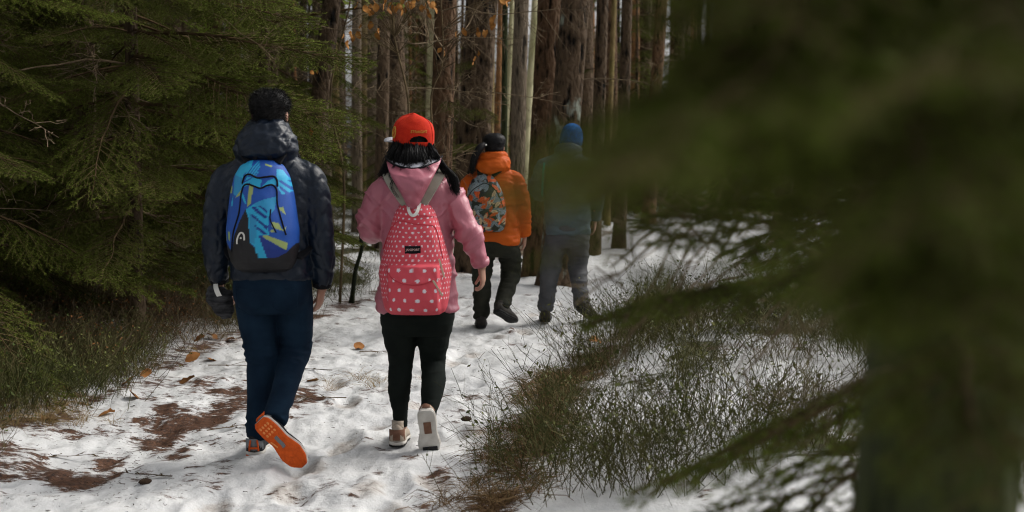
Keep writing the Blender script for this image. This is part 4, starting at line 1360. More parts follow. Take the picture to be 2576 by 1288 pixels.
# ---- backpacks: half-rounded shell with print, straps and zips; local frame = wearer's frame
def pack_shell(z0, z1, hw, dp, cx, yb, shape, tint, mat, nz=190, nt=130, parent=None, e=2.6, name='bag', bump=None):
    """shape: rows of (t, width factor, depth factor), t = 0 bottom .. 1 top; the flat side lies at y = yb, bulge towards -Y"""
    t = (1 - np.cos(np.linspace(0, np.pi, nz))) / 2
    S = np.array(shape)
    wf = np.interp(t, S[:, 0], S[:, 1]); df = np.interp(t, S[:, 0], S[:, 2])
    for a in (wf, df):
        for _ in range(6): a[1:-1] = (a[:-2] + 2 * a[1:-1] + a[2:]) / 4
    th = np.linspace(-np.pi / 2, np.pi / 2, nt)
    sx = np.sign(np.sin(th)) * np.abs(np.sin(th)) ** (2 / e); cy = np.cos(th) ** (2 / e)
    X = cx(t)[:, None] + hw * wf[:, None] * sx; Z = np.repeat((z0 + (z1 - z0) * t)[:, None], nt, 1); Y = yb - dp * df[:, None] * cy
    if bump is not None: Y = Y - bump(X, Z)
    V = np.stack([X, Y, Z], -1).reshape(-1, 3)
    i = np.arange(nz - 1)[:, None] * nt; j = np.arange(nt - 1)[None]
    Q = np.stack([i + j, i + nt + j, i + nt + j + 1, i + j + 1], -1).reshape(-1, 4)
    # flat panel against the back
    B = np.stack([np.r_[np.arange(nz) * nt], np.r_[np.arange(nz) * nt + nt - 1]], -1)
    Q2 = np.stack([B[:-1, 0], B[:-1, 1], B[1:, 1], B[1:, 0]], -1)
    me = np_mesh(name, V, [Q, Q2], [mat], None, True, None, {'tint': tint(V)})
    o = obj(name, me, parent)
    surf = lambda x, z: yb - dp * float(np.interp((z - z0) / (z1 - z0), t, df)) * max(0, 1 - min(1, abs((x - float(cx(np.array([(z - z0) / (z1 - z0)]))[0])) / (hw * float(np.interp((z - z0) / (z1 - z0), t, wf)) + 1e-6))) ** e) ** (1 / e) - (float(bump(np.array(x), np.array(z))) if bump is not None else 0)
    return o, surf


def on_line(name, pts, surf, r, mat, parent, off=.002, n=24, flat=1.0):
    P = spline(pts, n); s = Soup()
    s.tube([(x, surf(x, z) - off, z) for x, z in P], r, 6, 0, True, flat)
    return obj(name, s.mesh(name, [mat]), parent)


def strap(name, pts, w, th, mat, parent, nrm=(0, -1, 0), n=22):
    """flat webbing along a 3-D curve"""
    P = spline(pts, n); T = np.gradient(P, axis=0); T /= np.linalg.norm(T, axis=1)[:, None]
    u = np.cross(T, np.array(nrm, float)); u /= np.linalg.norm(u, axis=1)[:, None] + 1e-9
    v = np.cross(u, T)
    R = np.stack([P + u * w / 2 + v * th / 2, P - u * w / 2 + v * th / 2, P - u * w / 2 - v * th / 2, P + u * w / 2 - v * th / 2], 1)
    s = Soup(); s.loft(R)
    return obj(name, s.mesh(name, [mat], False), parent)


def inpoly(x, z, poly):
    P = np.array(poly, float); c = np.zeros(x.shape, bool); n = len(P)
    for i in range(n):
        x1, y1 = P[i]; x2, y2 = P[(i + 1) % n]
        k = ((y1 > z) != (y2 > z)) & (x < (x2 - x1) * (z - y1) / (y2 - y1 + 1e-12) + x1)
        c ^= k
    return c

# ================================================================== the man in the navy quilted jacket
PY = 6.19
px0 = gx(678, PY)
man = empty('person', (px0, PY, gz(px0, PY)))
tag(man, 'hiker in navy quilted hooded jacket and blue jeans mid-stride on snow', 'person')


def quilt(co, no):
    u = co[:, 0] + co[:, 1] * .8 * np.sign(no[:, 0] + 1e-6); z = co[:, 2]
    tri = np.abs((u / .15) % 1 - .5) * 2
    b = (z / .085 + .55 * tri) % 1
    d = np.minimum(b, 1 - b)
    a = (u / .15) % 1; d2 = np.minimum(a, 1 - a) * 1.6
    d = np.minimum(d, d2 + .05)
    puff = 1 - np.exp(-(d / .16) ** 2)
    return (.0055 * puff - .002 + .003 * fbm(co[:, 0] * 22, co[:, 1] * 22, co[:, 2] * 34, 3, 4)) * sstep(1.60, 1.5, z) + sstep(1.44, 1.5, z) * (co[:, 1] < .05) * .020 * (.45 - 2.2 * np.abs(fbm(co[:, 0] * 9 + 3 * z, co[:, 1] * 8, z * 15 - 5 * co[:, 0], 3, 6)))


s = Soup()
torso(s, [(.862, .004, .015, .185, .130), (.875, .004, .015, .197, .142), (.95, .004, .015, .196, .145), (1.08, .004, .01, .198, .145), (1.22, .003, .0, .210, .145), (1.33, .0, -.005, .218, .135), (1.39, -.002, -.005, .206, .120), (1.435, -.003, -.003, .165, .108), (1.475, -.003, .0, .115, .095), (1.52, 0, 0, .075, .07)], e=2.6)
limb(s, [(-.125, -.005, 1.385, .062), (-.195, -.010, 1.345, .076), (-.222, -.018, 1.27, .078), (-.238, -.028, 1.20, .072), (-.256, -.035, 1.06, .063), (-.263, .0, .95, .058), (-.262, .05, .862, .047)])
limb(s, [(.125, -.005, 1.39, .062), (.192, -.010, 1.35, .076), (.218, -.015, 1.27, .078), (.232, -.02, 1.20, .072), (.252, -.02, 1.06, .063), (.254, .02, .95, .056), (.240, .06, .835, .046)])
# hood lying on the back of the neck
R_ = spline([(1.425, 0, -.03, .105, .105), (1.455, -.004, -.040, .140, .130), (1.495, -.006, -.046, .150, .142), (1.54, -.004, -.038, .140, .135), (1.585, .0, -.028, .112, .118), (1.618, .004, -.020, .092, .102), (1.632, .005, -.015, .070, .085)], 24)
s.loft([ell_ring((r[1], r[2] + .012, r[0]), r[3], r[4], 36, 2.3) for r in R_])
jk = fuse('jacket', s, .0075, 9, M['navy_puffer'], quilt)
jacket = obj('jacket', jk, man)
for (c, d, r_) in (((-.262, .05, .862), (0, .5, -1), .049), ((.240, .06, .835), (-.08, .3, -1), .048)):
    d = np.array(d) / np.linalg.norm(d); s = Soup(); c = np.array(c)
    s.tube([c - d * .02, c - d * .005, c + d * .012, c + d * .016], [r_ - .004, r_, r_ - .002, r_ - .012], 16); obj('cuff', s.mesh('cuff', [M['black']]), jacket)

s = Soup()
torso(s, [(.70, .004, .01, .150, .100), (.76, .004, .005, .182, .125), (.84, .004, .0, .186, .135), (.92, .004, .01, .178, .125), (.98, .004, .01, .16, .11)], k=20)
limb(s, [(-.088, .01, .86, .098), (-.080, .02, .72, .096), (-.066, .025, .58, .088), (-.054, .02, .48, .079), (-.052, .0, .38, .072), (-.058, -.02, .26, .064), (-.064, -.02, .13, .065), (-.066, -.02, .085, .062)], k=40)
limb(s, [(.098, .01, .86, .098), (.104, .04, .72, .095), (.108, .06, .58, .083), (.104, .055, .50, .074), (.092, -.03, .42, .067), (.078, -.14, .33, .060), (.062, -.235, .25, .058), (.055, -.265, .222, .057)], k=40)


def jean_folds(co, no):
    z = co[:, 2]
    k = np.exp(-((z - .50) / .06) ** 2) + 1.2 * np.exp(-((z - .14) / .07) ** 2) + .5 * np.exp(-((z - .24) / .05) ** 2) * (co[:, 1] < -.1) + .2
    return .014 * k * (.4 - 1.8 * np.abs(fbm(co[:, 0] * 7, co[:, 1] * 7, z * 26 + 4 * co[:, 0], 2, 12)))


jeans = obj('jeans', fuse('jeans', s, .0075, 4, M['denim'], jean_folds), man)
for sx in (-1, 1):        # back pockets
    cx_ = .004 + sx * .085
    pts = [(cx_ - .062, .83), (cx_ + .062, .83), (cx_ + .058, .74), (cx_, .705), (cx_ - .058, .74), (cx_ - .062, .83)]
    s = Soup(); s.tube([(a, -.115 - .012 * (1 - ((a - cx_) / .08) ** 2) + (z - .78) * -.05, z) for a, z in pts], .0022, 5)
    obj('back_pocket', s.mesh('back_pocket', [M['denim']]), jeans)

# body: head, neck, trunk, limbs and hands in one skin
s = Soup()
HC = (.006, .03, 1.655)
head_loft(s, HC, 1.0, -.06)
limb(s, [(0, .0, 1.44, .062), (.002, .01, 1.52, .058), (.005, .02, 1.60, .056)], 16, 10)
torso(s, [(.80, .004, .01, .15, .10), (.95, .004, .01, .14, .10), (1.2, .003, .0, .165, .11), (1.36, 0, 0, .165, .09), (1.46, 0, 0, .06, .06)], k=16)
limb(s, [(-.16, 0, 1.39, .055), (-.25, -.035, 1.06, .042), (-.262, .05, .86, .028), (-.262, .06, .835, .026)], 12, 16)
limb(s, [(.16, 0, 1.39, .055), (.25, -.02, 1.06, .042), (.24, .06, .835, .028), (.238, .066, .81, .026)], 12, 16)
hand(s, (-.262, .06, .84), (.08, .15, -1), (1, .25, 0), (0, 1, 0), 1.02, .75)
hand(s, (.238, .066, .815), (-.18, .12, -1), (-1, .2, 0), (0, 1, 0), 1.0, .55)
limb(s, [(-.088, .01, .84, .08), (-.054, .02, .48, .055), (-.066, -.02, .10, .04)], 12, 16)
limb(s, [(.098, .01, .84, .08), (.104, .055, .50, .055), (.055, -.26, .23, .042)], 12, 16)
obj('body', fuse('body', s, .0048, 2, M['skin'], None, .35), man)
for sx in (-1, 1):
    s = Soup(); ball(s, (HC[0] + sx * .031, HC[1] + .083, HC[2] + .012), .0115, 10); obj('eye', s.mesh('eye', [M['eye']]), man)


def short_hair(name, HC, sc, seed, parent, zlow=-.45, amp=.007, extra=.009, n=9000, tuft_l=.021):
    s = Soup(); head_c = np.array(HC)
    rows = [(zlow, .058, .078, -.010), (-.2, .066, .094, -.010), (.1, .071, .100, -.008), (.4, .083, .103, -.008), (.7, .079, .094, -.008), (.92, .058, .070, -.008), (1.06, .022, .026, -.006)]
    R = spline([(r[0] * .115 * sc, (r[1] + extra) * sc, (r[2] + extra) * sc, r[3] * sc - .006) for r in rows], 34)
    th = np.linspace(0, 2 * np.pi, 48, endpoint=False)
    rings = []
    for r in R:
        g = ell_ring((0, r[3], r[0]), r[1], r[2], 48, 2.2)
        face = (g[:, 1] > .055 * sc) & (g[:, 2] < .055 * sc)
        g[face] *= np.array([.93, .80, 1])
        w_ = amp * fbm(g[:, 0] * 55, g[:, 1] * 55, g[:, 2] * 55, 3, seed)
        g[:, :2] *= (1 + w_ / .09)[:, None]; g[:, 2] += w_ * .6
        rings.append(g)
    s.loft(np.array(rings) + head_c)
    r = np.random.default_rng(seed); A = np.concatenate(rings)
    A = A[r.integers(0, len(A), n)]; A = A[~((A[:, 1] > .05 * sc) & (A[:, 2] < .06 * sc))]
    for p in A:
        d = p / (np.linalg.norm(p) + 1e-6) * .6 + r.normal(0, .55, 3) + np.array([0, -.1, -.15]); d /= np.linalg.norm(d)
        q = p * .97; e = r.normal(0, .3, 3)
        V, T = ribbon([q, q + d * tuft_l * .5 + e * .008, q + (d + e) * tuft_l * .8], .0020, r, .3)
        s.add(V + head_c, T)
    return obj(name, s.mesh(name, [M['hair']]), parent)


short_hair('hair', HC, 1.0, 5, man)
shoe_m = (M['shoe_black'], M['midsole'], M['orange_sole'], M['shoe_grey'])
sh1 = shoe(man, foot_matrix((-.078, -.085, .004), (-.095, .2, .0), (0, 0, 1)), shoe_m, .29, .056, .09)
sh2 = shoe(man, foot_matrix((-.002, -.335, .235), (.190, -.315, .035), (.10, 1, .12)), shoe_m, .30, .058, .08)
for k, shx in enumerate((sh1, sh2)):                      # orange bands on the heel and the moulded sole
    s = Soup()
    for sx in (-1, 1):
        s.tube([(sx * .022, -.004, .032), (sx * .020, -.008, .060), (sx * .016, -.006, .085)], .0045, 6)
    s.tube([(-.022, -.007, .046), (.022, -.007, .046)], .0055, 6)
    obj('heel_band', s.mesh('heel_band', [M['orange_sole']]), shx)
    s = Soup()
    for a in range(3):
        for b_ in range(4):
            ball(s, (-.024 + .016 * b_, .035 + .022 * a, -.001), (.0055, .0075, .003), 6)
    s.tube([(-.034, .11, -.001), (-.028, .15, -.001)], .004, 6)
    obj('sole_stud', s.mesh('sole_stud', [material('pale orange studs', (.80, .30, .10), .6)]), shx)
    s = Soup(); s.loft([[(.000 + w_, yy, -.0015), (.018 + w_, yy, -.0015), (.018 + w_, yy, -.003), (.0 + w_, yy, -.003)] for yy, w_ in ((.105, -.006), (.13, -.008), (.155, -.008), (.17, -.012))])
    obj('arch_bridge', s.mesh('arch_bridge', [M['shoe_grey']], False), shx)

# knitted hat with tag in his left hand
hat = empty('knitted_hat', (px0 - .262, PY + .07, man.location.z + .76))
tag(hat, 'crumpled dark grey knitted hat with white tag held by navy jacket hiker', 'hat')
s = Soup()
limb(s, [(-.03, 0, .055, .034), (-.012, -.02, .02, .056), (.012, -.025, -.02, .056), (.028, -.02, -.06, .044), (.034, -.015, -.095, .020)], 18, 20)
limb(s, [(-.05, -.02, .03, .018), (-.02, -.07, .0, .022), (.03, -.07, .01, .022), (.062, -.03, .035, .018)], 12, 18)
hb = obj('knit_body', fuse('knit_body', s, .005, 2, M['grey_knit'], folds(.008, 18, 18, 40, 8)), hat)
s = Soup()
q = spline([(-.010, -.055, .085), (-.002, -.083, .060), (.012, -.092, .030), (.020, -.088, .018)], 8)
s.loft([[p + [-.011, 0, -.004], p + [.011, 0, .004], p + [.011, .002, .004], p + [-.011, .002, -.004]] for p in q])
obj('label_tag', s.mesh('label_tag', [M['white']], False), hat)

# ---- blue printed backpack
bp = empty('backpack', (px0, PY, man.location.z))
tag(bp, 'blue and cyan geometric print backpack worn over the navy quilted jacket', 'backpack')


def c5(x, y):       # print laid out on a 859 x 1288 sheet
    return ((920 + .3725 * x) * .6289 - 678) / 520, (1141 - (600 + .3727 * y) * .6289) / 520


def P5(pts): return [c5(*p) for p in pts]


BLUE, CYAN, LIME, BLK, DBL = (.008, .072, .36), (.015, .36, .62), (.30, .38, .13), (.006, .006, .008), (.006, .030, .22)


def blue_tint(V):
    x, z = V[:, 0], V[:, 2]
    C = np.tile(np.array(BLUE), (len(V), 1))
    ax, az = c5(0, 0); k = 520 / .6289 / .3725
    u, v = (x - ax) * k, -(z - az) * k
    def P(poly, col, stripe=None):
        m_ = inpoly(u, v, poly)
        if stripe:
            a, wv, duty = stripe
            q = (u * math.sin(a) + v * math.cos(a)) / wv % 1
            m_ &= q < duty
        C[m_] = col
    P([(140, 200), (200, 110), (330, 55), (330, 130), (250, 210), (240, 340), (180, 430), (140, 410)], CYAN)
    P([(140, 210), (240, 240), (235, 360), (180, 430), (140, 410)], (.02, .25, .50))
    P([(300, 150), (400, 60), (420, 140), (390, 215), (255, 225)], CYAN, (1.0, 24, .6))
    P([(230, 340), (290, 230), (400, 240), (442, 262), (442, 345), (330, 310), (260, 335)], CYAN)
    P([(235, 330), (280, 240), (340, 235), (330, 300)], BLUE, (.45, 40, .35))
    P([(442, 345), (500, 275), (570, 245), (612, 310), (570, 312)], CYAN)
    P([(585, 150), (640, 160), (712, 260), (740, 380), (650, 415), (600, 330)], CYAN)
    P([(600, 270), (720, 270), (745, 395), (650, 415)], BLUE, (-.7, 52, .45))
    P([(240, 380), (265, 420), (300, 500), (280, 500), (240, 430)], CYAN)
    P([(285, 570), (370, 510), (470, 462), (605, 430), (585, 560), (530, 640), (525, 760), (535, 822), (435, 828), (495, 1068), (400, 1068), (378, 940), (330, 900), (315, 660)], CYAN)
    P([(370, 510), (470, 462), (605, 430), (585, 560), (560, 600)], (.02, .27, .52))
    P([(330, 600), (400, 640), (400, 760), (390, 920), (335, 900)], (.02, .25, .48))
    for q in ([(350, 545), (385, 528), (520, 640), (500, 660)], [(345, 620), (365, 612), (520, 735), (515, 770)], [(385, 730), (400, 722), (525, 822), (470, 815)], [(430, 530), (450, 522), (520, 580), (515, 600)]): P(q, DBL)
    P([(320, 310), (368, 318), (345, 500), (308, 540)], LIME)
    P([(610, 545), (660, 538), (690, 622), (660, 600)], LIME); P([(556, 692), (622, 700), (655, 775), (695, 738), (680, 795), (600, 762), (560, 740)], LIME)
    P([(540, 790), (570, 760), (590, 800)], LIME)
    P([(430, 828), (520, 880), (700, 990), (690, 1030), (600, 1075), (500, 1075)], DBL)
    P([(455, 832), (520, 828), (705, 915), (690, 990), (600, 930)], LIME)
    P([(90, 320), (122, 330), (122, 402), (90, 402)], LIME); P([(78, 800), (106, 796), (104, 900), (80, 880)], LIME); P([(460, 92), (545, 118), (530, 132), (470, 112)], LIME)
    P([(165, 450), (232, 365), (220, 420)], LIME); P([(30, 800), (60, 900), (36, 880)], LIME)
    P([(115, 500), (140, 430), (138, 530), (120, 535)], CYAN)
    P([(292, 560), (322, 650), (332, 900), (382, 960), (405, 1066), (520, 1068), (600, 1062), (690, 1012), (770, 925), (1000, 950), (1000, 1600), (-100, 1600), (-100, 900), (55, 920), (122, 1008), (160, 830), (225, 680)], BLK)
    P([(-100, 960), (60, 960), (122, 1010), (130, 1060), (-100, 1100)], BLK)
    return C


M['bluebag'] = attr_material('blue printed nylon', 'tint', .55, .2, 500, .4)
zb0, zb1 = .912, 1.447
SH = [(0, .58, .30), (.03, .78, .55), (.1, .90, .80), (.22, .98, .98), (.38, 1.0, 1.0), (.55, .93, .95), (.7, .87, .88), (.85, .76, .74), (.94, .60, .56), (.985, .40, .36), (1, .15, .14)]
bagb = lambda X, Z: .020 * np.exp(-(((X - .0) / .085) ** 2 + ((Z - 1.16) / .16) ** 2) ** 2) + .004 * fbm(X * 18, Z * 12, 0, 3, 9)
_, bsurf = pack_shell(zb0, zb1, .172, .150, lambda t: -.008 + 0 * t, -.118, SH, blue_tint, M['bluebag'], parent=bp, bump=bagb)
on_line('zip', P5([(120, 1000), (150, 800), (215, 600), (235, 420), (255, 330), (300, 305), (370, 325), (440, 345), (500, 320), (560, 315), (600, 370), (608, 500), (650, 680), (690, 830)]), bsurf, .0042, M['black'], bp, .001, 60)
on_line('zip', P5([(240, 300), (265, 225), (320, 205), (400, 240), (480, 232), (560, 225), (595, 260), (605, 330)]), bsurf, .0045, M['black'], bp, .001, 40)
on_line('zip', P5([(550, 560), (545, 660), (575, 740), (600, 800)]), bsurf, .003, M['black'], bp, .001, 16)
lg = [c5(*p) for p in ((190, 920), (192, 880), (210, 830), (235, 803), (258, 805), (272, 830), (274, 880))]
on_line('logo_arch', lg, bsurf, .0042, M['white'], bp, .003, 20)
s = Soup(); q = c5(235, 857); ball(s, (q[0], bsurf(*q) - .002, q[1]), .0052, 8); obj('logo_dot', s.mesh('logo_dot', [M['white']]), bp)
for sx in (-1, 1):
    strap('shoulder_strap', [(sx * .06, -.15, 1.43), (sx * .085, -.115, 1.475), (sx * .105, -.03, 1.50), (sx * .125, .075, 1.43), (sx * .150, .13, 1.30), (sx * .19, .10, 1.12), (sx * .185, -.06, 1.02), (sx * .15, -.13, .98)], .055, .012, M['black'], bp, (0, -.5, 1))
strap('grab_handle', [(-.035, -.150, 1.44), (-.03, -.165, 1.465), (.0, -.168, 1.472), (.03, -.165, 1.465), (.035, -.150, 1.44)], .02, .005, M['black'], bp)

# ================================================================== the woman in pink
PY2 = 6.33
qx0 = gx(1045, PY2)
wom = empty('person', (qx0, PY2, gz(qx0, PY2)))
tag(wom, 'long-haired hiker in pink hooded windbreaker, black leggings and red cap', 'person')
s = Soup()
torso(s, [(.675, .008, .0, .196, .128), (.69, .008, .0, .208, .138), (.78, .008, .0, .198, .138), (.90, .008, .0, .186, .132), (1.04, .008, .0, .176, .125), (1.16, .004, .0, .182, .125), (1.25, 0, -.005, .190, .118), (1.31, -.003, -.005, .165, .104), (1.345, -.003, -.003, .130, .095), (1.38, -.005, 0, .095, .085), (1.42, -.005, 0, .06, .06)], e=2.5)
limb(s, [(-.105, -.005, 1.295, .056), (-.165, -.010, 1.265, .070), (-.212, -.02, 1.16, .068), (-.222, -.02, 1.095, .064), (-.205, .06, 1.065, .058), (-.180, .16, 1.075, .052), (-.16, .24, 1.10, .042)])
limb(s, [(.105, -.005, 1.295, .056), (.165, -.012, 1.258, .070), (.225, -.035, 1.15, .066), (.262, -.05, 1.075, .060), (.295, -.045, 1.0, .054), (.318, -.03, .935, .047), (.322, -.025, .915, .040)])


def pink_folds(co, no):
    x, y, z = co.T
    arm = sstep(.17, .22, np.abs(x)) * (z > .88)
    v = fbm(x * 2.2 + z * 2.5, y * 3, z * 13 - np.abs(x) * 12, 2, 31)
    v2 = fbm(x * 14 + z * 10, y * 9, z * 18 - x * 6, 2, 37)
    v3 = fbm(x * 4 - z * 5, y * 4, z * 9 + np.abs(x) * 10, 2, 41)
    cr1 = np.clip(1 - np.abs(v) * 4.5, 0, 1) ** 1.4; cr2 = np.clip(1 - np.abs(v3) * 5, 0, 1) ** 1.4
    return (.009 + .007 * arm) * cr1 + .008 * cr2 + .004 * v2 * (1 + arm) - .004


pj = obj('jacket', fuse('jacket', s, .0075, 4, M['pink'], pink_folds), wom)
# hood hanging down the back, pale lining showing round its rim
def hood_pt(a, t):
    """a: -1..1 across the back, t: 0 rim .. 1 lower point"""
    w_ = .138 * (1 - .55 * t ** 1.7)
    x = w_ * math.sin(a * 1.45)
    y = -.045 - .135 * math.cos(a * 1.35) - .045 * math.sin(math.pi * min(1, t * 1.05)) * math.cos(a)
    y -= .035 * math.sin(math.pi * min(1, t * 1.1)) ** 1.5 * math.cos(a)
    z = 1.395 - .012 * math.cos(a * 2.2) + .040 * abs(a) ** 1.5 - t * (.185 * math.cos(a * .95) + .01)
    return x, y, z


def sheet(name, fn, nu, nv, mat, parent, noise_amp=0, seed=0, th=.004):
    U, Vv = np.meshgrid(np.linspace(-1, 1, nu), np.linspace(0, 1, nv))
    P = np.array([fn(a, t) for a, t in zip(U.ravel(), Vv.ravel())])
    P[:, 1] -= noise_amp * (.5 - 2 * np.abs(fbm(P[:, 0] * 7 + P[:, 2] * 5, P[:, 2] * 10, 0, 3, seed)))
    P2 = P + [0, th, 0]
    i = np.arange(nv - 1)[:, None] * nu; j = np.arange(nu - 1)[None]
    Q = np.stack([i + j, i + j + 1, i + nu + j + 1, i + nu + j], -1).reshape(-1, 4); N = nu * nv
    edge = []
    for a, b in [(k, k + 1) for k in range(nu - 1)] + [(N - nu + k + 1, N - nu + k) for k in range(nu - 1)] + [((k + 1) * nu, k * nu) for k in range(nv - 1)] + [(k * nu + nu - 1, (k + 1) * nu + nu - 1) for k in range(nv - 1)]:
        edge.append((b, a, a + N, b + N))
    me = np_mesh(name, np.r_[P, P2], [np.r_[Q, Q[:, ::-1] + N, np.array(edge)]], [mat])
    return obj(name, me, parent)


hood = sheet('hood', hood_pt, 44, 34, M['pink'], pj, .030, 3)
def lining_pt(a, t):
    x, y, z = hood_pt(a, 0)
    return x * (1 - .22 * t), y + .055 * t * (1 - .3 * abs(a)), z + .052 * t - .05 * abs(a) * t - .004
sheet('hood_lining', lining_pt, 36, 8, M['pink_in'], hood, .008, 7)
s = Soup(); s.tube([np.array(hood_pt(a, 0)) + [0, -.003, .001] for a in np.linspace(-1, 1, 40)], .005, 6); obj('hood_rim', s.mesh('hood_rim', [M['black']]), hood)
s = Soup(); s.tube([(.318, -.03, .935), (.322, -.025, .915), (.325, -.022, .902)], [.047, .046, .041], 14); obj('cuff', s.mesh('cuff', [M['pink']]), pj)

s = Soup()
torso(s, [(.56, .008, 0, .145, .095), (.62, .008, -.008, .178, .125), (.70, .008, -.012, .186, .135), (.80, .008, 0, .170, .12), (.88, .008, 0, .14, .1)], k=18)
limb(s, [(-.085, -.005, .70, .098), (-.082, .0, .58, .090), (-.079, .008, .48, .073), (-.079, .010, .40, .061), (-.084, -.008, .32, .060), (-.085, -.010, .25, .053), (-.083, .0, .16, .037), (-.083, .0, .09, .035)], k=36)
limb(s, [(.098, -.005, .70, .098), (.088, .015, .58, .090), (.082, .035, .48, .073), (.080, .035, .40, .062), (.088, -.05, .33, .060), (.082, -.12, .27, .052), (.074, -.19, .20, .038), (.070, -.225, .165, .036)], k=36)
obj('leggings', fuse('leggings', s, .007, 4, M['legging'], folds(.005, 5, 5, 24, 44)), wom)

s = Soup()
HW = (-.012, .025, 1.525)
YAW = .32
head_loft(s, HW, .96, YAW)
limb(s, [(-.005, 0, 1.34, .052), (-.006, .008, 1.40, .049), (-.009, .015, 1.46, .048)], 14, 10)
torso(s, [(.62, .008, 0, .15, .095), (.82, .008, 0, .13, .09), (1.05, .006, 0, .13, .09), (1.22, 0, 0, .145, .085), (1.33, 0, 0, .06, .055)], k=16)
limb(s, [(-.14, 0, 1.30, .05), (-.218, -.02, 1.095, .038), (-.16, .24, 1.10, .026), (-.15, .265, 1.108, .024)], 12, 18)
limb(s, [(.14, 0, 1.30, .05), (.262, -.05, 1.075, .038), (.322, -.025, .915, .026), (.328, -.02, .895, .024)], 12, 18)
hand(s, (-.155, .255, 1.105), (.35, 1, .15), (1, -.3, 0), (0, 0, 1), .92, .6)
hand(s, (.326, -.02, .90), (.10, .10, -1), (-1, .2, 0), (0, 1, 0), .92, .5)
limb(s, [(-.085, 0, .70, .075), (-.079, .01, .40, .05), (-.083, 0, .08, .033)], 12, 16)
limb(s, [(.098, 0, .70, .075), (.080, .035, .40, .05), (.070, -.225, .165, .034)], 12, 16)
obj('body', fuse('body', s, .0048, 2, M['skin'], None, .35), wom)
for sx in (-1, 1):
    s = Soup(); e_ = (sx * .030, .080); ball(s, (HW[0] + e_[0] * math.cos(YAW) - e_[1] * math.sin(YAW), HW[1] + e_[0] * math.sin(YAW) + e_[1] * math.cos(YAW), HW[2] + .012), .011, 10); obj('eye', s.mesh('eye', [M['eye']]), wom)

# long black hair: inner mass and fine locks over hood and shoulders
s = Soup()
s.loft([ell_ring(c, a, b, 30, 2.3) for c, a, b in (((-.012, .02, 1.60), .078, .086), ((-.012, .012, 1.535), .086, .090), ((-.012, .0, 1.495), .095, .092), ((-.010, -.022, 1.455), .098, .082), ((-.006, -.045, 1.425), .090, .060), ((-.002, -.065, 1.405), .07, .03))])
rh = np.random.default_rng(8)
cur = []
for k in range(46):
    a = rh.uniform(-1, 1); x0 = -.012 + .095 * a; y0 = .0 - .10 * math.sqrt(max(0, 1 - a * a)) + .01
    out = a * .05 + rh.normal(0, .012)
    zl = 1.425 - .035 * rh.random() - (.13 * max(0, a) ** 2) - .05 * max(0, -a) ** 2
    cur.append([(x0 * .93, y0 + .012, 1.52), (x0 * 1.06 - .0, y0 - .010, 1.48), (x0 + out * .5, y0 - .035 - .02 * (1 - abs(a)), 1.45), (x0 + out * .9, y0 - .055 + .02 * abs(a), zl)])
strands(s, cur, .0030, 9, 0, .007, 40, 9)
cr = []
for k in range(14):       # the locks falling right over the shoulder and a few curls down the left of the hood
    f = rh.random()
    cr.append([(.075, -.02 - .05 * f, 1.50), (.105 + .01 * f, -.045 - .05 * f, 1.44), (.135 + .02 * f, -.075 - .03 * f, 1.385), (.165 + .035 * f, -.085 - .02 * f, 1.34), (.185 + .03 * f, -.090, 1.29 - .03 * f)])
for k in range(7):
    f = rh.random()
    cr.append([(-.09, -.03 - .05 * f, 1.49), (-.11 - .02 * f, -.06 - .04 * f, 1.42), (-.130 - .02 * f, -.09, 1.375), (-.140 - .03 * f, -.095, 1.345)])
strands(s, cr, .0030, 19, 0, .006, 30, 9)
cr = []
for (x, ln, wv) in ((-.085, .19, .018), (-.075, .15, .014), (-.045, .09, .012), (-.01, .07, .012), (.05, .08, .012), (.08, .06, .008), (-.10, .12, .010)):
    cr.append([(x, -.115, 1.44), (x + wv, -.150, 1.44 - ln * .35), (x - wv, -.175, 1.44 - ln * .7), (x + wv * .6, -.185, 1.44 - ln)])
strands(s, cr, .0026, 29, 0, .0025, 16, 12)
obj('hair', s.mesh('hair', [M['hair']]), wom)

# red cap turned with the head: crown with a real opening above the strap
cap = empty('cap', (HW[0], HW[1], HW[2] - .022), YAW - .10, wom)
cap.rotation_euler = (.13, .0, YAW - .02)


def cap_r(t, th):
    """t 0 rim .. 1 top; th angle, -pi/2 = back of the head"""
    prof = np.sqrt(np.clip(1.0004 - t ** 3.6, 0, 1)) * (1 + .03 * np.sin(np.pi * t))
    ex = 1 + .04 * np.sin(th) ** 2
    cr_ = 1 + .012 * np.cos(6 * th) * sstep(.3, .9, t) - .03 * np.maximum(0, np.sin(3 * th + 11 * t)) * sstep(.55, .8, t)
    z = .002 + .146 * t ** .95
    return np.stack([.1005 * prof * ex * np.cos(th) * cr_, .116 * prof * np.sin(th) * cr_ - .006, z + .006 * np.sin(2 * th + 5 * t) * sstep(.5, .9, t)], -1)


nt_, nz_ = 120, 60
Tt, Th = np.meshgrid(np.linspace(0, 1, nz_), np.linspace(0, 2 * np.pi, nt_, endpoint=False), indexing='ij')
V = cap_r(Tt, Th).reshape(-1, 3)
i = np.arange(nz_ - 1)[:, None] * nt_; j = np.arange(nt_)[None]; j2 = (j + 1) % nt_
Q = np.stack([i + j, i + j2, i + nt_ + j2, i + nt_ + j], -1).reshape(-1, 4)
BK = -np.pi / 2 + .02
tq = (np.arange(nz_ - 1)[:, None] + .5) / nz_ + 0 * j; aq = ((j + .5) * 2 * np.pi / nt_ - BK + np.pi) % (2 * np.pi) - np.pi + 0 * i
hole = ((tq > .13) & (tq < .13 + .20 * np.sqrt(np.clip(1 - (aq / .44) ** 2, 0, 1)) + .0) & (np.abs(aq) < .44)).ravel()
obj('crown', np_mesh('crown', V, [Q[~hole]], [M['red_cap']]), cap)
s = Soup()
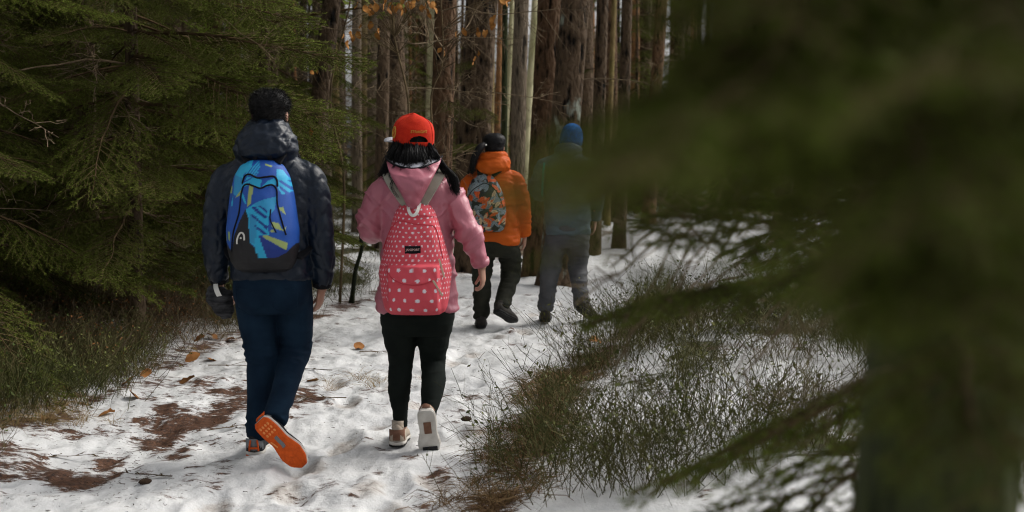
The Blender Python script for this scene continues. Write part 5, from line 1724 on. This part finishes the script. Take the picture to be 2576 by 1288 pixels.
for k in range(6):
    a = k * np.pi / 3 + .3
    if abs(((a - BK + np.pi) % (2 * np.pi)) - np.pi) < .4: continue
    s.tube([cap_r(np.array(t), np.array(a)) * np.array([1.008, 1.008, 1.004]) for t in np.linspace(.03, .98, 24)], .0014, 5)
obj('seams', s.mesh('seams', [M['red_cap']]), cap)
s = Soup(); ball(s, (0, -.006, .149), (.008, .008, .005), 8); obj('button', s.mesh('button', [M['red_cap']]), cap)
s = Soup()
an = np.linspace(math.radians(12), math.radians(168), 30)
bo = lambda a: (.124 * math.copysign(abs(math.cos(a)) ** .45, math.cos(a)), .010 + .185 * math.sin(a) ** .5)
s.loft([[(.100 * math.cos(a), .112 * math.sin(a) - .010, .012), (*bo(a), .012 - .010 * math.cos(a) ** 2), (*bo(a), .008 - .010 * math.cos(a) ** 2), (.100 * math.cos(a), .112 * math.sin(a) - .010, .006)] for a in an])
obj('brim', s.mesh('brim', [M['brim']]), cap)


def cap_text(x, y, z):
    th = BK + x / .100
    p = cap_r(np.array(.47 + y / .13), np.array(th)); n = np.array([math.cos(th), math.sin(th), .15])
    return Vector(p + n * (z + .0016))


obj('lettering', text_mesh('STRAIGHT', .0165, cap_text, M['yellow'], .0008, 1.05), cap)
def side_text(x, y, z):
    th = BK - 1.42 + x / .1
    return Vector(cap_r(np.array(.38 + y / .13), np.array(th)) + np.array([math.cos(th), math.sin(th), .1]) * (z + .0016))
s = Soup(); th_ = np.linspace(0, 6.283, 18, endpoint=False)
e_ = [side_text(.016 * math.cos(a), .024 * math.sin(a), .001) for a in th_]
s.tube([np.array(p) for p in e_] + [np.array(e_[0])], .0035, 6); s.tube([np.array(side_text(.010 * math.sin(q * 2), .018 * math.cos(q), .001)) for q in np.linspace(0, 3.1, 12)], .003, 6)
obj('side_emblem', s.mesh('side_emblem', [M['yellow']]), cap)

# trail shoes
shoe(wom, foot_matrix((-.095, -.085, .004), (-.085, .17, .0), (0, 0, 1)), (M['shoe_beige'], M['midsole'], M['rubber'], M['shoe_brown']), .255, .052, .085, bits=M['shoe_beige'])
ws2 = shoe(wom, foot_matrix((.062, -.268, .225), (.085, -.215, .0), (.0, 1, .25)), (M['shoe_beige'], M['midsole'], M['midsole'], M['shoe_brown']), .255, .053, .08, bits=M['shoe_beige'])
s = Soup(); s.loft([[(-.036, y_, -.001), (.036, y_, -.001), (.036, y_, -.005), (-.036, y_, -.005)] for y_ in (.19, .21, .235)]); obj('toe_tread', s.mesh('toe_tread', [M['rubber']], False), ws2)
s = Soup(); s.loft([[(-.018, y_, -.001), (.018, y_, -.001), (.018, y_, -.004), (-.018, y_, -.004)] for y_ in (.06, .09, .12)]); obj('arch_tread', s.mesh('arch_tread', [M['shoe_brown']], False), ws2)

# ---- polka dot backpack
pb = empty('backpack', (qx0, PY2, wom.location.z))
tag(pb, 'coral pink polka dot backpack worn over the pink windbreaker', 'backpack')


def c3(x, y):
    return ((1500 + .388 * x) * .6289 - 1045) / 509, (1132 - (780 + .388 * y) * .6289) / 509


CORAL, DOT = (.62, .068, .095), (.72, .66, .72)


def dot_tint(V):
    x, z = V[:, 0], V[:, 2]
    yr_ = V[:, 1].reshape(230, 150); dpt = np.maximum(0, yr_ - yr_.min(1)[:, None] - .012).ravel()     # run the print round the sides
    x0_ = x
    x = x + np.sign(x) * dpt
    x, z = x + .010 * fbm(x * 8, z * 8, 0, 2, 5), z + .010 * fbm(x * 8, z * 8, 3, 2, 6)
    C = np.tile(np.array(CORAL), (len(V), 1))
    zs = c3(0, 700)[1]
    def grid(px_, pz, rad, m_):
        row = np.round((z - .9) / pz); off = (row % 2) * .5
        cx_ = (np.round((x) / px_ - off) + off) * px_
        return m_ & ((x - cx_) ** 2 + (z - .9 - row * pz) ** 2 < rad ** 2)
    side = np.abs(x0_ - c3(430, 0)[0]) > .125
    C[grid(.0300, .0225, .0046, (z > zs) | (side & (z > .75)))] = DOT
    C[grid(.0620, .0480, .0090, (z <= zs) & ~side)] = DOT
    return C


M['dotbag'] = attr_material('coral polka dot canvas', 'tint', .65, .25, 450, .35)
SHP = [(0, .68, .35), (.02, .80, .6), (.06, .86, .85), (.15, .92, 1.0), (.28, .96, 1.02), (.40, 1.0, .98), (.55, .88, .90), (.7, .75, .78), (.82, .64, .66), (.91, .55, .54), (.97, .42, .38), (1, .18, .15)]
zpk = c3(0, 700)[1]


def dotb(X, Z):
    pocket = sstep(.135, .115, np.abs(X - .005)) * sstep(zpk + .006, zpk - .006, Z)
    fl = sstep(zpk - .075 - .02 * (1 - (X / .12) ** 2), zpk - .064 - .02 * (1 - (X / .12) ** 2), Z) * pocket
    top = sstep(1.155, 1.165, Z + .22 * (X - .005) ** 2 * 4) * .008
    return .022 * pocket + .010 * fl + top + .010 * fbm(X * 13 + Z * 3, Z * 8, 0, 3, 14)


_, psurf = pack_shell(.676, 1.222, .178, .148, lambda t: .008 + 0 * t, -.108, SHP, dot_tint, M['dotbag'], 230, 150, pb, 2.7, bump=dotb)
on_line('zip', [c3(*p) for p in ((105, 560), (150, 430), (240, 290), (320, 265), (430, 290), (540, 300), (620, 310), (660, 370), (690, 500), (720, 640))], psurf, .0030, M['dotbag'] if False else material('coral piping', (.50, .05, .07), .7), pb, .0, 50)
on_line('pocket_zip', [c3(*p) for p in ((170, 760), (230, 830), (330, 875), (460, 892), (560, 870), (640, 835))], psurf, .0030, bpy.data.materials['coral piping'], pb, .0, 30)
for pts in (((683, 640), (700, 690), (735, 825)), ((630, 845), (650, 880), (718, 1010))):
    a, b, c_ = [c3(*p) for p in pts]
    strap('zip_pull', [(a[0], psurf(*a) - .006, a[1]), (b[0], psurf(*b) - .010, b[1]), (c_[0], psurf(*c_) - .010, c_[1])], .0085, .003, material('cream pull', (.55, .47, .36), .7), pb, n=8)
pc = c3(425, 547); pw, ph_ = .0373 * 1.0, .0185
s = Soup()
s.loft([[(pc[0] + u * pw, psurf(pc[0] + u * pw, pc[1]) - .0015 - e, pc[1] + v * ph_) for v, e in ((-1, 0), (1, 0), (1, .003), (-1, .003))] for u in np.linspace(-1, 1, 12)])
patch = obj('label_patch', s.mesh('label_patch', [M['black']], False), pb)
obj('lettering', text_mesh('JANSPORT', .0155, lambda x, y, z: Vector((pc[0] + x, psurf(pc[0] + x, pc[1]) - .0055 - z, pc[1] + y)), material('pinkish white lettering', (.55, .36, .34), .7), .0006, .90), patch)
a, b = c3(370, 95), c3(485, 95)
strap('grab_handle', [(a[0], psurf(*a) - .004, a[1] + .004), (a[0] + .004, psurf(a[0], a[1] - .02) - .022, a[1] - .025), (a[0] + .018, psurf(a[0], a[1] - .04) - .024, a[1] - .050), (b[0] - .018, psurf(b[0], b[1] - .04) - .024, b[1] - .050), (b[0] - .004, psurf(b[0], b[1] - .02) - .022, b[1] - .025), (b[0], psurf(*b) - .004, b[1] + .004)], .015, .003, M['white'], pb, (0, -1, .2), 20)
for sx in (-1, 1):
    strap('shoulder_strap', [(.006 + sx * .035, -.145, 1.205), (.004 + sx * .062, -.142, 1.245), (sx * .098, -.132, 1.30), (sx * .128, -.098, 1.352), (sx * .132, -.02, 1.372), (sx * .138, .08, 1.31), (sx * .150, .125, 1.19), (sx * .165, .08, 1.0), (sx * .145, -.03, .90), (.008 + sx * .115, -.10, .82)], .045, .012, M['khaki'], pb, (0, -1, .55), 40)

# ================================================================== the woman in orange
PY3 = 10.66
ox0 = gx(1240, PY3)
org = empty('person', (ox0, PY3, gz(ox0, PY3)))
tag(org, 'hiker in orange hooded jacket with black ponytail and dark trousers', 'person')
s = Soup()
torso(s, [(.70, .04, 0, .165, .12), (.72, .04, 0, .180, .135), (.85, .035, 0, .185, .138), (1.0, .025, 0, .185, .135), (1.15, .01, 0, .190, .13), (1.24, .0, -.005, .192, .12), (1.29, .0, -.003, .165, .11), (1.33, .0, 0, .13, .10), (1.40, .01, 0, .07, .07)], e=2.5)
limb(s, [(-.11, 0, 1.255, .058), (-.185, -.01, 1.215, .072), (-.235, -.02, 1.08, .068), (-.248, -.01, 1.0, .062), (-.245, .03, .88, .054), (-.24, .06, .79, .045)])
limb(s, [(.11, 0, 1.265, .058), (.185, -.01, 1.225, .072), (.232, -.02, 1.10, .070), (.250, -.02, 1.0, .064), (.262, .02, .88, .056), (.265, .05, .77, .046)])
limb(s, [(-.10, .03, 1.36, .045), (-.10, -.06, 1.345, .056), (-.05, -.11, 1.345, .062), (.0, -.12, 1.35, .066), (.05, -.11, 1.36, .062), (.10, -.06, 1.37, .054), (.10, .03, 1.39, .045)], 14, 24)
limb(s, [(-.07, .03, 1.42, .034), (-.085, -.05, 1.42, .038), (-.04, -.095, 1.425, .040), (.01, -.10, 1.43, .040), (.055, -.095, 1.43, .038), (.085, -.04, 1.435, .034), (.08, .03, 1.44, .03)], 12, 24)
obj('jacket', fuse('jacket', s, .009, 4, M['orange'], folds(.018, 5, 6, 13, 51)), org)
s = Soup()
torso(s, [(.60, .03, 0, .14, .10), (.68, .03, 0, .168, .12), (.76, .03, 0, .17, .12), (.84, .03, 0, .14, .1)], k=14)
limb(s, [(-.055, 0, .72, .098), (-.080, .01, .58, .092), (-.093, .02, .44, .080), (-.095, 0, .30, .074), (-.098, -.01, .16, .068), (-.10, -.01, .075, .062)], k=28)
limb(s, [(.110, 0, .72, .100), (.145, .06, .58, .095), (.150, .10, .45, .082), (.125, .0, .34, .074), (.088, -.11, .23, .066), (.068, -.155, .175, .062)], k=28)
obj('trousers', fuse('trousers', s, .009, 3, M['dk_trouser'], folds(.018, 4, 4, 15, 52)), org)
s = Soup()
HO = (.013, .02, 1.505)
head_loft(s, HO, .97, -.15)
limb(s, [(.0, 0, 1.32, .05), (.006, .01, 1.40, .048), (.01, .012, 1.45, .047)], 14, 8)
torso(s, [(.66, .03, 0, .14, .09), (.9, .03, 0, .13, .09), (1.2, .0, 0, .14, .085), (1.32, 0, 0, .06, .055)], k=12)
limb(s, [(-.15, 0, 1.26, .05), (-.245, -.01, 1.0, .038), (-.24, .06, .78, .025)], 10, 14)
limb(s, [(.15, 0, 1.27, .05), (.25, -.02, 1.0, .038), (.265, .05, .76, .025)], 10, 14)
hand(s, (-.24, .065, .775), (.05, .15, -1), (1, .2, 0), (0, 1, 0), .93, .5); hand(s, (.265, .055, .755), (-.05, .15, -1), (-1, .2, 0), (0, 1, 0), .93, .5)
limb(s, [(-.055, 0, .7, .07), (-.093, .02, .44, .05), (-.10, -.01, .07, .036)], 10, 14); limb(s, [(.11, 0, .7, .07), (.15, .10, .45, .05), (.066, -.16, .17, .036)], 10, 14)
obj('body', fuse('body', s, .0052, 2, M['skin'], None, .3), org)
for sx in (-1, 1):
    s = Soup(); ball(s, (HO[0] + sx * .03 + .012, HO[1] + .08, HO[2] + .012), .011, 8); obj('eye', s.mesh('eye', [M['eye']]), org)
hr = short_hair('hair', HO, .98, 15, org, -.5, .003, .013, 900, .02)
s = Soup(); t_ = [(-.065, -.09, 1.535), (-.105, -.125, 1.50), (-.145, -.135, 1.43), (-.165, -.125, 1.35), (-.170, -.115, 1.29)]
s.tube(spline(t_, 14), np.interp(np.linspace(0, 1, 14), [0, .2, .6, 1], [.020, .032, .030, .006]), 12)
strands(s, [t_], .003, 33, 0, .014, 160, 10)
obj('ponytail', s.mesh('ponytail', [M['hair']]), hr)
s = Soup(); ball(s, (-.072, -.112, 1.533), .0085, 8); ball(s, (-.055, -.118, 1.527), .0085, 8); obj('hair_bobble', s.mesh('hair_bobble', [M['white']]), hr)
bt = (M['boot'], M['rubber'], M['rubber'], M['boot'])
shoe(org, foot_matrix((-.10, -.085, .004), (-.10, .17, 0), (0, 0, 1)), bt, .26, .053, .09, .05)
shoe(org, foot_matrix((.020, -.235, .160), (.190, -.10, .045), (.25, .55, .8)), bt, .26, .053, .085, .03)

ob = empty('backpack', (ox0, PY3, org.location.z))
tag(ob, 'leaf print backpack in grey, orange and cream on the orange jacket', 'backpack')


def leaf_tint(V):
    x, z = V[:, 0], V[:, 2]
    C = np.tile(np.array((.012, .014, .018)), (len(V), 1)); r = np.random.default_rng(12)
    pal = [(.16, .20, .23), (.24, .28, .31), (.56, .08, .018), (.16, .20, .23), (.48, .35, .21), (.20, .25, .28), (.05, .065, .07)]
    for k in range(250):
        cx_, cz = r.uniform(-.26, .16), r.uniform(.80, 1.31)
        zone = fbm(np.array(cx_ * 9), np.array(cz * 9), 0, 1, 70)
        c = pal[int(np.clip((float(zone) * 1.1 + .5) * 6 + r.normal(0, 1.0), 0, 6))]
        a = r.uniform(0, 6.28); u = (x - cx_) * math.cos(a) + (z - cz) * math.sin(a); v = -(x - cx_) * math.sin(a) + (z - cz) * math.cos(a)
        l, w_ = r.uniform(.026, .042), r.uniform(.009, .016)
        sh_ = np.abs(v) < w_ * (1 - (u / l) ** 2)
        m_ = sh_ & (np.abs(u) < l)
        C[m_] = np.array(c) * r.uniform(.8, 1.15)
        C[m_ & (np.abs(v) < .0016)] = np.array(c) * .45
    return C


M['leafbag'] = attr_material('leaf print canvas', 'tint', .7, .2, 400, .3)
SHO = [(0, .66, .4), (.03, .80, .65), (.10, .90, .9), (.3, 1.0, 1.0), (.5, .98, .97), (.7, .86, .85), (.86, .66, .62), (.95, .44, .42), (1, .10, .15)]
zq = 1.0
_, osurf = pack_shell(.815, 1.295, .168, .150, lambda t: -.045 - .03 * t, -.11, SHO, leaf_tint, M['leafbag'], 150, 110, ob, 2.6, bump=lambda X, Z: .018 * sstep(.12, .10, np.abs(X + .055)) * sstep(1.005, .99, Z) + .004 * fbm(X * 14, Z * 10, 0, 2, 3))
on_line('zip', [(-.215, 1.06), (-.17, 1.15), (-.10, 1.20), (-.06, 1.215), (.0, 1.185), (.05, 1.12), (.085, 1.02)], osurf, .0038, M['black'], ob, .0, 30)
on_line('pocket_zip', [(-.165, .995), (-.1, 1.0), (.0, 1.0), (.05, .995)], osurf, .003, M['black'], ob, .0, 20)
s = Soup(); s.loft([[(-.035 + u, osurf(-.035 + u, .855) - .002 - e, .855 + v + u * .25) for v, e in ((-.012, 0), (.012, 0), (.012, .003), (-.012, .003))] for u in np.linspace(-.024, .024, 6)])
obj('label_patch', s.mesh('label_patch', [material('cream patch', (.50, .42, .30), .8, (.36, .29, .20), 90)], False), ob)
for sx in (-1, 1):
    strap('shoulder_strap', [(-.05 + sx * .05, -.15, 1.275), (-.02 + sx * .09, -.12, 1.325), (sx * .115, -.03, 1.355), (sx * .13, .08, 1.28), (sx * .16, .12, 1.12), (sx * .185, -.03, .96), (-.03 + sx * .14, -.11, .90)], .045, .01, M['black'], ob, (0, -.6, 1))

# ================================================================== the man with the blue beanie
PY4 = 10.95
bx0 = gx(1420, PY4)
gm = empty('person', (bx0, PY4, gz(bx0, PY4)))
tag(gm, 'hiker in blue knit beanie, grey-blue jacket and grey trousers behind boughs', 'person')
s = Soup()
torso(s, [(.75, .03, 0, .18, .125), (.77, .03, 0, .192, .138), (.9, .03, 0, .195, .14), (1.08, .025, 0, .198, .138), (1.25, .02, 0, .205, .135), (1.35, .02, -.005, .202, .122), (1.40, .024, -.003, .165, .11), (1.44, .03, 0, .12, .095), (1.50, .045, 0, .07, .07)], e=2.5)
limb(s, [(-.10, 0, 1.355, .060), (-.17, -.012, 1.325, .074), (-.228, -.03, 1.22, .068), (-.24, -.02, 1.14, .064), (-.20, .09, 1.09, .057), (-.15, .20, 1.12, .046)])
limb(s, [(.14, 0, 1.355, .060), (.208, -.01, 1.325, .074), (.255, -.02, 1.20, .068), (.270, -.02, 1.10, .064), (.272, .03, .98, .056), (.265, .07, .88, .046)])
limb(s, [(-.04, .03, 1.48, .04), (-.035, -.05, 1.475, .05), (.03, -.09, 1.475, .055), (.095, -.05, 1.48, .05), (.10, .03, 1.49, .04)], 14, 20)
gj = obj('jacket', fuse('jacket', s, .009, 4, M['grey_jacket'], folds(.018, 5, 6, 12, 61)), gm)
s = Soup(); s.tube(spline([(-.175, -.105, 1.36), (-.185, -.125, 1.28), (-.19, -.125, 1.18), (-.195, -.12, 1.08)], 14), .009, 8); obj('teal_piping', s.mesh('teal_piping', [M['teal']]), gj)
s = Soup()
torso(s, [(.64, .03, 0, .145, .10), (.72, .03, 0, .175, .125), (.82, .03, 0, .178, .128), (.9, .03, 0, .15, .11)], k=14)
limb(s, [(-.045, 0, .78, .100), (-.085, .02, .62, .098), (-.118, .03, .44, .085), (-.140, .0, .28, .076), (-.158, -.02, .14, .068), (-.162, -.02, .095, .066)], k=28)
limb(s, [(.115, 0, .78, .100), (.118, .03, .62, .098), (.120, .05, .46, .083), (.128, -.02, .33, .074), (.140, -.10, .20, .066), (.145, -.13, .155, .064)], k=28)
obj('trousers', fuse('trousers', s, .009, 3, M['grey_trouser'], folds(.016, 4, 4, 13, 62)), gm)
s = Soup()
HG = (.058, .02, 1.568)
head_loft(s, HG, 1.0, -.1)
limb(s, [(.03, 0, 1.40, .056), (.045, .01, 1.47, .054), (.055, .012, 1.52, .053)], 14, 8)
torso(s, [(.70, .03, 0, .15, .1), (1.0, .03, 0, .14, .1), (1.3, .02, 0, .155, .09), (1.42, .03, 0, .06, .055)], k=12)
limb(s, [(-.135, 0, 1.37, .05), (-.235, -.02, 1.14, .04), (-.15, .20, 1.12, .028), (-.13, .23, 1.13, .026)], 10, 16)
limb(s, [(.175, 0, 1.37, .05), (.268, -.02, 1.10, .04), (.265, .07, .87, .028)], 10, 14)
hand(s, (-.135, .225, 1.125), (.4, 1, .1), (1, -.3, 0), (0, 0, 1), 1.0, .6); hand(s, (.265, .075, .865), (-.05, .15, -1), (-1, .2, 0), (0, 1, 0), 1.0, .5)
limb(s, [(-.045, 0, .76, .075), (-.118, .03, .44, .052), (-.162, -.02, .09, .038)], 10, 14); limb(s, [(.115, 0, .76, .075), (.12, .05, .46, .052), (.146, -.135, .15, .038)], 10, 14)
obj('body', fuse('body', s, .0052, 2, M['skin'], None, .3), gm)
for sx in (-1, 1):
    s = Soup(); ball(s, (HG[0] + sx * .031 + .008, HG[1] + .083, HG[2] + .012), .0115, 8); obj('eye', s.mesh('eye', [M['eye']]), gm)
bn = empty('beanie', HG, -.1, gm); bn.rotation_euler = (0, .10, -.1)
s = Soup(); th_ = np.linspace(0, 2 * np.pi, 72, endpoint=False)
rings = []
for t in np.linspace(0, 1, 34):
    pr = math.sqrt(max(0, 1 - t ** 2.9)); rb = 1 + .016 * np.cos(36 * th_)
    rings.append(np.c_[.098 * pr * rb * np.cos(th_) + .001, .116 * pr * rb * np.sin(th_) - .008, np.full(72, -.030 + .162 * t)])
s.loft(rings); obj('knit_crown', s.mesh('knit_crown', [M['knit']]), bn)
s = Soup(); s.loft([np.c_[(r_ * (1 + .014 * np.cos(36 * th_))) * np.cos(th_), (r_ * 1.14 * (1 + .014 * np.cos(36 * th_))) * np.sin(th_) - .008, np.full(72, z_)] for r_, z_ in ((.092, -.052), (.098, -.050), (.099, -.030), (.098, -.012), (.093, -.010))])
obj('fold', s.mesh('fold', [M['knit']]), bn)
s = Soup(); s.loft([np.c_[r_ * np.cos(th_), r_ * 1.14 * np.sin(th_) - .008, np.full(72, z_)] for r_, z_ in ((.084, -.072), (.091, -.068), (.092, -.053), (.086, -.050))]); obj('pale_edge', s.mesh('pale_edge', [M['midsole']]), bn)
shoe(gm, foot_matrix((-.165, -.095, .004), (-.15, .18, 0), (0, 0, 1)), bt, .28, .056, .095, .05)
shoe(gm, foot_matrix((.115, -.215, .130), (.250, -.04, .020), (.15, .35, .9)), bt, .28, .056, .09, .04)
